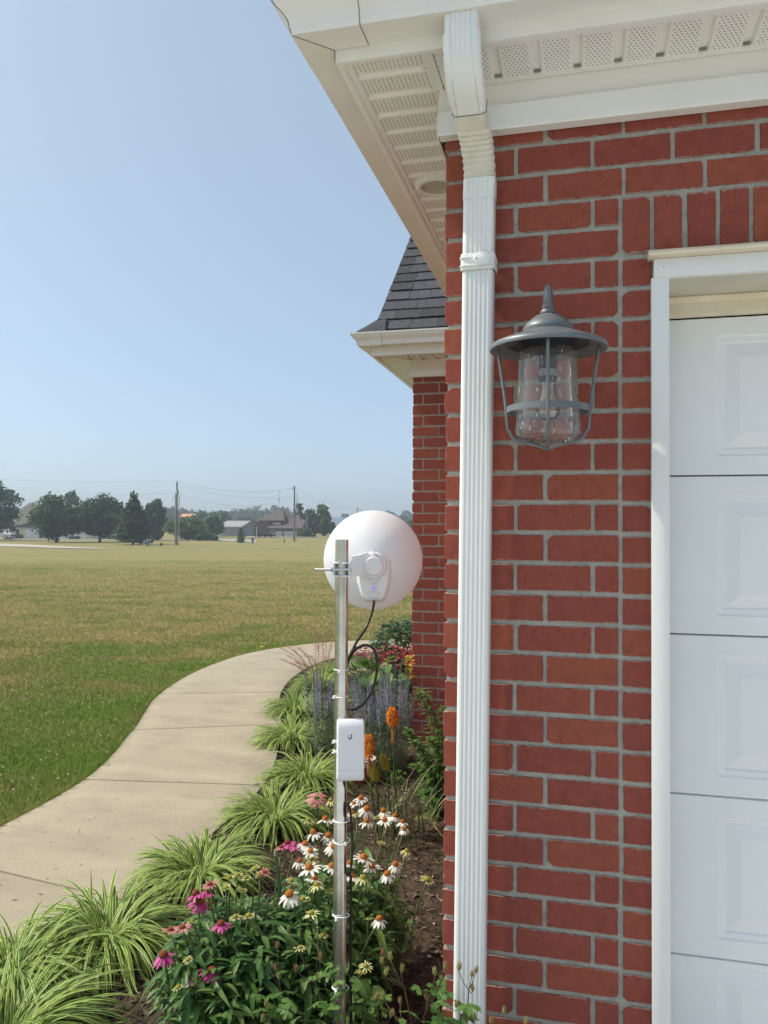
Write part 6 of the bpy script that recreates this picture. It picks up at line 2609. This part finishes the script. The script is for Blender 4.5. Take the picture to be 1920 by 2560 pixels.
b = MB()
b.box(hx_(643), hx_(716), .6, 9, -.4, hzz(1303))
b.box(hx_(632), hx_(646), 1.5, 8, -.4, hzz(1316))
b.box(hx_(676), hx_(752), -1.4, .6, -.4, hzz(1322))
b.build('wall', M['brown_brick'], o)
b = MB()
y0, y1 = .2, 9.4
zE = hzz(1302)
b.add([(hx_(640), y0, zE), (hx_(712), y0, zE), (hx_(712), y1, zE), (hx_(640), y1, zE), (hx_(688), 4.6, hzz(1275)), (hx_(698), 4.6, hzz(1275))],
      [(0, 1, 5, 4), (1, 2, 5), (2, 3, 4, 5), (3, 0, 4), (0, 3, 2, 1)])
b.add([(hx_(690), 2.5, zE - .6), (hx_(752), 2.5, zE - .6), (hx_(752), 11, zE - .6), (hx_(690), 11, zE - .6), (hx_(700), 6.5, hzz(1276)), (hx_(722), 6.5, hzz(1288)), (hx_(738), 6.5, hzz(1288))],
      [(0, 1, 6, 5, 4), (1, 2, 6), (2, 3, 4, 5, 6), (3, 0, 4)])
rf = b.build('roof', M['brown_roof'], o)
b = MB()
b.add([(hx_(672), -1.8, hzz(1321)), (hx_(757), -1.8, hzz(1321)), (hx_(760), 3.6, hzz(1300)), (hx_(711), 3.6, hzz(1296)), (hx_(711), -.2, hzz(1313.5)),
       (hx_(672), .6, hzz(1315)), (hx_(757), -1.8, hzz(1323)), (hx_(672), -1.8, hzz(1323)), (hx_(762), 8, hzz(1321))],
      [(0, 1, 2, 3, 4), (0, 4, 5), (0, 7, 6, 1), (1, 8, 2)])
b.build('garage_roof', M['brown_roof'], o)
b = MB()
b.box(hx_(709), hx_(714), 1.5, 2.5, hzz(1320), hzz(1296))
b.build('chimney', M['brown_brick'], rf)
for (a, c) in ((692, 708), (712, 744)):
    b = MB()
    b.box(hx_(a), hx_(c), -1.46, -1.38, -.3, hzz(1329))
    g = b.build('garage_door', mat('white garage door far', (.52, .50, .50), .6), o)
    b = MB()
    for k in range(3):
        b.box(hx_(a), hx_(c), -1.475, -1.462, .05 + .3 * k, .07 + .3 * k)
    b.build('door_seam', M['grey_metal'], g)
for (px, py, w, h, y) in ((653.5, 1306, .32, .5, .6), (675, 1306, .32, .5, .6), (673.5, 1327, .3, .5, .6), (685, 1331, .3, .4, -1.4), (703, 1308, .36, .9, .6)):
    window(o, hx_(px), hzz(py), w, h, y, frame=(py == 1331))
b = MB()
b.box(hx_(682), hx_(701), .1, .6, hzz(1311.5), hzz(1309))
b.build('window_canopy', M['w_siding'], o)
b = MB()
b.box(hx_(638), hx_(640), 1.2, 1.4, -.3, hzz(1318))
b.build('porch_post', M['w_siding'], o)

# two low dark quad bikes on the drive
for (px, lab) in ((656, 'low dark quad bike on the drive, left of its twin'), (670, 'low dark quad bike parked close to the garage corner')):
    o = far('quad_bike', px, 144, lab, 'vehicle', 'dark quad bikes beside the brown house')
    b = MB()
    b.prism([(-.75, .42), (-.7, .62), (-.15, .70), (.0, .62), (.3, .66), (.45, .78), (.72, .60), (.78, .45), (.3, .36), (-.4, .36)], -.28, .28)
    bevel(b.build('body', mat('black bodywork', (.02, .02, .025), .3), o), .04, 2)
    for x in (-.52, .52):
        for y in (-.42, .42):
            b = MB()
            b.lathe([(.08, -.1), (.22, -.11), (.27, -.07), (.27, .07), (.22, .11), (.08, .1)], (x, y, .27), 14, 'y')
            b.build('wheel', mat('quad tyre', (.015, .015, .016), .9), o, smooth=40)
    b = MB()
    b.tube([(.38, 0, .72), (.25, 0, .95)], .03, 6)
    b.tube([(.22, -.32, .96), (.25, 0, .95), (.22, .32, .96)], .02, 6)
    b.build('handlebar', mat('steel bar', (.4, .4, .42), .4), o)

# barns
o = far('blue_roof_barn', 842, 225, 'barn with a blue grey metal roof beyond the trees', 'barn')
b = MB()
b.box(-1.5, 5.2, 0, 8, -.5, 2.3)
b.build('wall', M['brown_brick'], o)
b = MB()
gable(b, -1.5, 5.2, 0, 8, 0, 2.3, 4.6, 'x', .3)
b.build('roof', M['blue_roof'], o)
o = far('orange_roof_barn', 466, 215, 'distant low building with a bright orange tan roof', 'barn')
b = MB()
b.box(-1.7, 1.6, 0, 6, -.5, 4.75)
b.build('wall', M['siding'], o)
b = MB()
gable(b, -1.7, 1.6, 0, 6, 0, 4.75, 5.65, 'x', .2)
b.build('roof', mat('orange metal roof', (.70, .33, .18), .5), o)

# ---- utility poles, wires, mailboxes
M['pole_wood'] = mat('weathered pole wood', (.14, .12, .11), .9, (.20, .175, .16), 3)
M['steel_grey'] = mat('dull steel', (.34, .35, .36), .5, metal=.4)


def wp(px, py, D):
    return at(px, py, D / 1.0)


o = far('utility_pole', 441.5, 110, 'wooden utility pole with a transformer and a yard lamp', 'pole', 'utility poles')
P1 = o
h1 = 158 * .055
b = MB(); b.tube([(0, 0, -.3), (0, 0, h1)], [.15, .11], 10); b.build('shaft', M['pole_wood'], o, smooth=40)
b = MB(); b.lathe([(0, 0), (.19, .02), (.2, .08), (.2, .6), (.18, .66), (0, .68)], (.12, -.2, 126 * .055), 16); b.build('transformer', M['steel_grey'], o, smooth=40)
b = MB(); b.tube([(-.22, 0, -.2), (-.22, 0, 130 * .055)], .06, 8); b.build('riser', M['steel_grey'], o, smooth=40)
b = MB(); b.tube([(.32, -.05, -.2), (.32, -.05, 124 * .055)], .06, 8); b.build('riser', M['steel_grey'], o, smooth=40)
b = MB(); b.tube([(-.22, 0, 119 * .055), (-.62, -.1, 119 * .055)], .03, 6); b.build('lamp_arm', M['steel_grey'], o)
b = MB(); b.lathe([(0, .12), (.1, .1), (.12, -.02), (.17, -.12), (.15, -.14), (0, -.1)], (-.66, -.1, 119 * .055 - .05), 14); b.build('lamp_head', M['w_siding'], o, smooth=40)
b = MB(); b.tube([(0, 0, h1), (0, 0, h1 + .25)], .04, 6); b.build('insulator', M['steel_grey'], o)
o = far('utility_pole', 735.5, 125, 'wooden utility pole standing left of the dish with a grey conduit', 'pole', 'utility poles')
P2 = o
s2_ = 125 / 2000
h2 = 139 * s2_
b = MB(); b.tube([(0, 0, -.3), (0, 0, h2)], [.15, .11], 10); b.build('shaft', M['pole_wood'], o, smooth=40)
b = MB(); b.tube([(.3, 0, -.2), (.3, 0, 103 * s2_), (.52, 0, 108 * s2_), (.42, 0, 116 * s2_), (.36, 0, 121 * s2_)], .045, 8); b.build('conduit', M['steel_grey'], o, smooth=40)
b = MB(); b.box(-.36, 0, -.05, .05, h2 - .52, h2 - .44); b.tube([(-.3, 0, h2 - .5), (-.3, 0, h2 - .2)], .05, 6); b.build('bracket', M['steel_grey'], o)
for (px, D, hp, lab, wd) in ((893, 230, 64, 'distant utility pole rising just above the dish', .12), (1006, 240, 56, 'distant utility pole with a short crossarm by the far brick wall', .10)):
    o = far('utility_pole', px, D, lab, 'pole', 'utility poles')
    hh = hp * D / 2000
    b = MB(); b.tube([(0, 0, -.3), (0, 0, hh)], [wd * 1.3, wd], 8); b.build('shaft', M['pole_wood'], o)
    b = MB(); b.box(-.3, .9, -.06, .06, hh - .5, hh - .38); b.build('crossarm', M['pole_wood'], o)
o = far('radio_mast', 697, 320, 'thin lattice radio mast far behind the brown house', 'mast')
b = MB()
hh = 98 * .16
for a in (0, 2.1, 4.2):
    b.tube([(.16 * math.cos(a), .16 * math.sin(a), 0), (.12 * math.cos(a), .12 * math.sin(a), hh)], .035, 5)
for k in range(40):
    b.tube([(.15 * math.cos(k * 2.1), .15 * math.sin(k * 2.1), hh * k / 40), (.15 * math.cos(k * 2.1 + 2.1), .15 * math.sin(k * 2.1 + 2.1), hh * (k + 1) / 40)], .02, 4)
b.build('lattice', M['steel_grey'], o)
b = MB(); b.box(-.4, .2, -.1, .1, hh * .74, hh * .78); b.build('aerial', M['steel_grey'], o)
o = far('street_lamp', 767, 150, 'thin grey lamp post in front of the pale tree', 'lamp')
b = MB(); b.tube([(0, 0, -.2), (0, 0, 46 * .075)], .06, 8); b.build('post', M['steel_grey'], o)
b = MB(); b.lathe([(0, .15), (.12, .1), (.14, -.05), (0, -.08)], (0, 0, 46 * .075), 10); b.build('lamp_head', M['steel_grey'], o)


def wire(a, c, sag, label, r_=.013):
    b = MB()
    pts = []
    for i in range(21):
        t = i / 20
        p = a.lerp(c, t)
        p.z -= sag * 4 * t * (1 - t)
        pts.append(p)
    b.tube(pts, r_, 5)
    o = b.build('overhead_wire', mat('aluminium wire', (.20, .21, .22), .6), None)
    return tag(o, label, 'wire', 'overhead wires')


t1, t2 = P1.location + Vector((0, 0, h1 + .2)), P2.location + Vector((0, 0, h2 - .3))
wire(at(-320, 1170, 125), t1, .9, 'upper wire from the left edge to the top of the left utility pole')
wire(at(-300, 1262, 130), P1.location + Vector((0, 0, 7.3)), .35, 'lower wire from the left edge past the evergreen to the left pole')
wire(t1, t2, 1.1, 'topmost wire sagging between the two wooden poles')
wire(t1 - Vector((0, 0, .5)), t2 - Vector((0, 0, 1.3)), .9, 'middle wire sagging between the two wooden poles')
wire(P1.location + Vector((0, 0, 7.2)), P2.location + Vector((0, 0, h2 - 1.9)), 1.5, 'lowest wire sagging between the two wooden poles')
wire(at(893, 1268, 230), at(1006, 1276, 240), .3, 'far thin wire between the two distant poles')
wire(at(1006, 1277, 240), at(1300, 1276, 250), .3, 'far thin wire running right behind the brick wall')
wire(t2, at(893, 1268, 230), .9, 'long wire from the right wooden pole to the distant poles')

for (px, D, lab, c_, double) in ((369, 105, 'grey double mailbox with a white post beside it near the evergreen', (.30, .30, .31), True), (632, 118, 'grey mailbox on a thick post in front of the brown house', (.26, .25, .24), False)):
    o = far('mailbox', px, D, lab, 'mailbox', 'roadside mailboxes')
    b = MB(); b.box(-.13, .13, -.13, .13, -.2, .55); b.build('post', M['pole_wood'] if not double else M['grey_metal'], o)
    b = MB()
    b.prism([(-.2, .55), (-.2, .80)] + [(.2 * math.cos(a), .80 + .14 * math.sin(a)) for a in [math.pi - math.pi * i / 8 for i in range(9)]] + [(.2, .55)], -.35, .35)
    b.build('box', mat('mailbox metal', c_, .6), o)
    if double:
        b = MB(); b.box(.2, .38, -.2, .2, .55, .82); b.build('side_box', mat('small mailbox', (.24, .24, .25), .6), o)
        b = MB(); b.box(-.5, -.42, -.05, .05, -.2, .72); b.box(-.42, -.2, -.04, .04, .64, .72); b.build('white_post', M['w_siding'], o)
o = far('utility_pedestal', 711, 121, 'small green utility pedestal on the lawn before the garage', 'pedestal')
b = MB(); b.box(-.09, .09, -.09, .09, -.1, .48); bevel(b.build('box', mat('green pedestal', (.06, .16, .12), .6), o), .02, 1)
b = MB(); b.box(-.10, .10, -.10, .10, .48, .56); bevel(b.build('cap', mat('pedestal cap', (.08, .19, .15), .6), o), .02, 1)

# ---- summer haze over the field
b = MB()
b.box(-700, 500, -60, 900, -3.0, 17.0)
m_ = bpy.data.materials.new('summer haze')
m_.use_nodes = True
t_ = m_.node_tree
t_.nodes.clear()
out_ = t_.nodes.new('ShaderNodeOutputMaterial')
pv = t_.nodes.new('ShaderNodeVolumePrincipled')
pv.inputs['Color'].default_value = (.80, .88, 1.0, 1)
pv.inputs['Density'].default_value = .0009
pv.inputs['Anisotropy'].default_value = 0.0
t_.links.new(pv.outputs[0], out_.inputs['Volume'])
haze = b.build('haze', m_, None, kind='stuff')
haze.data.materials[0] = m_
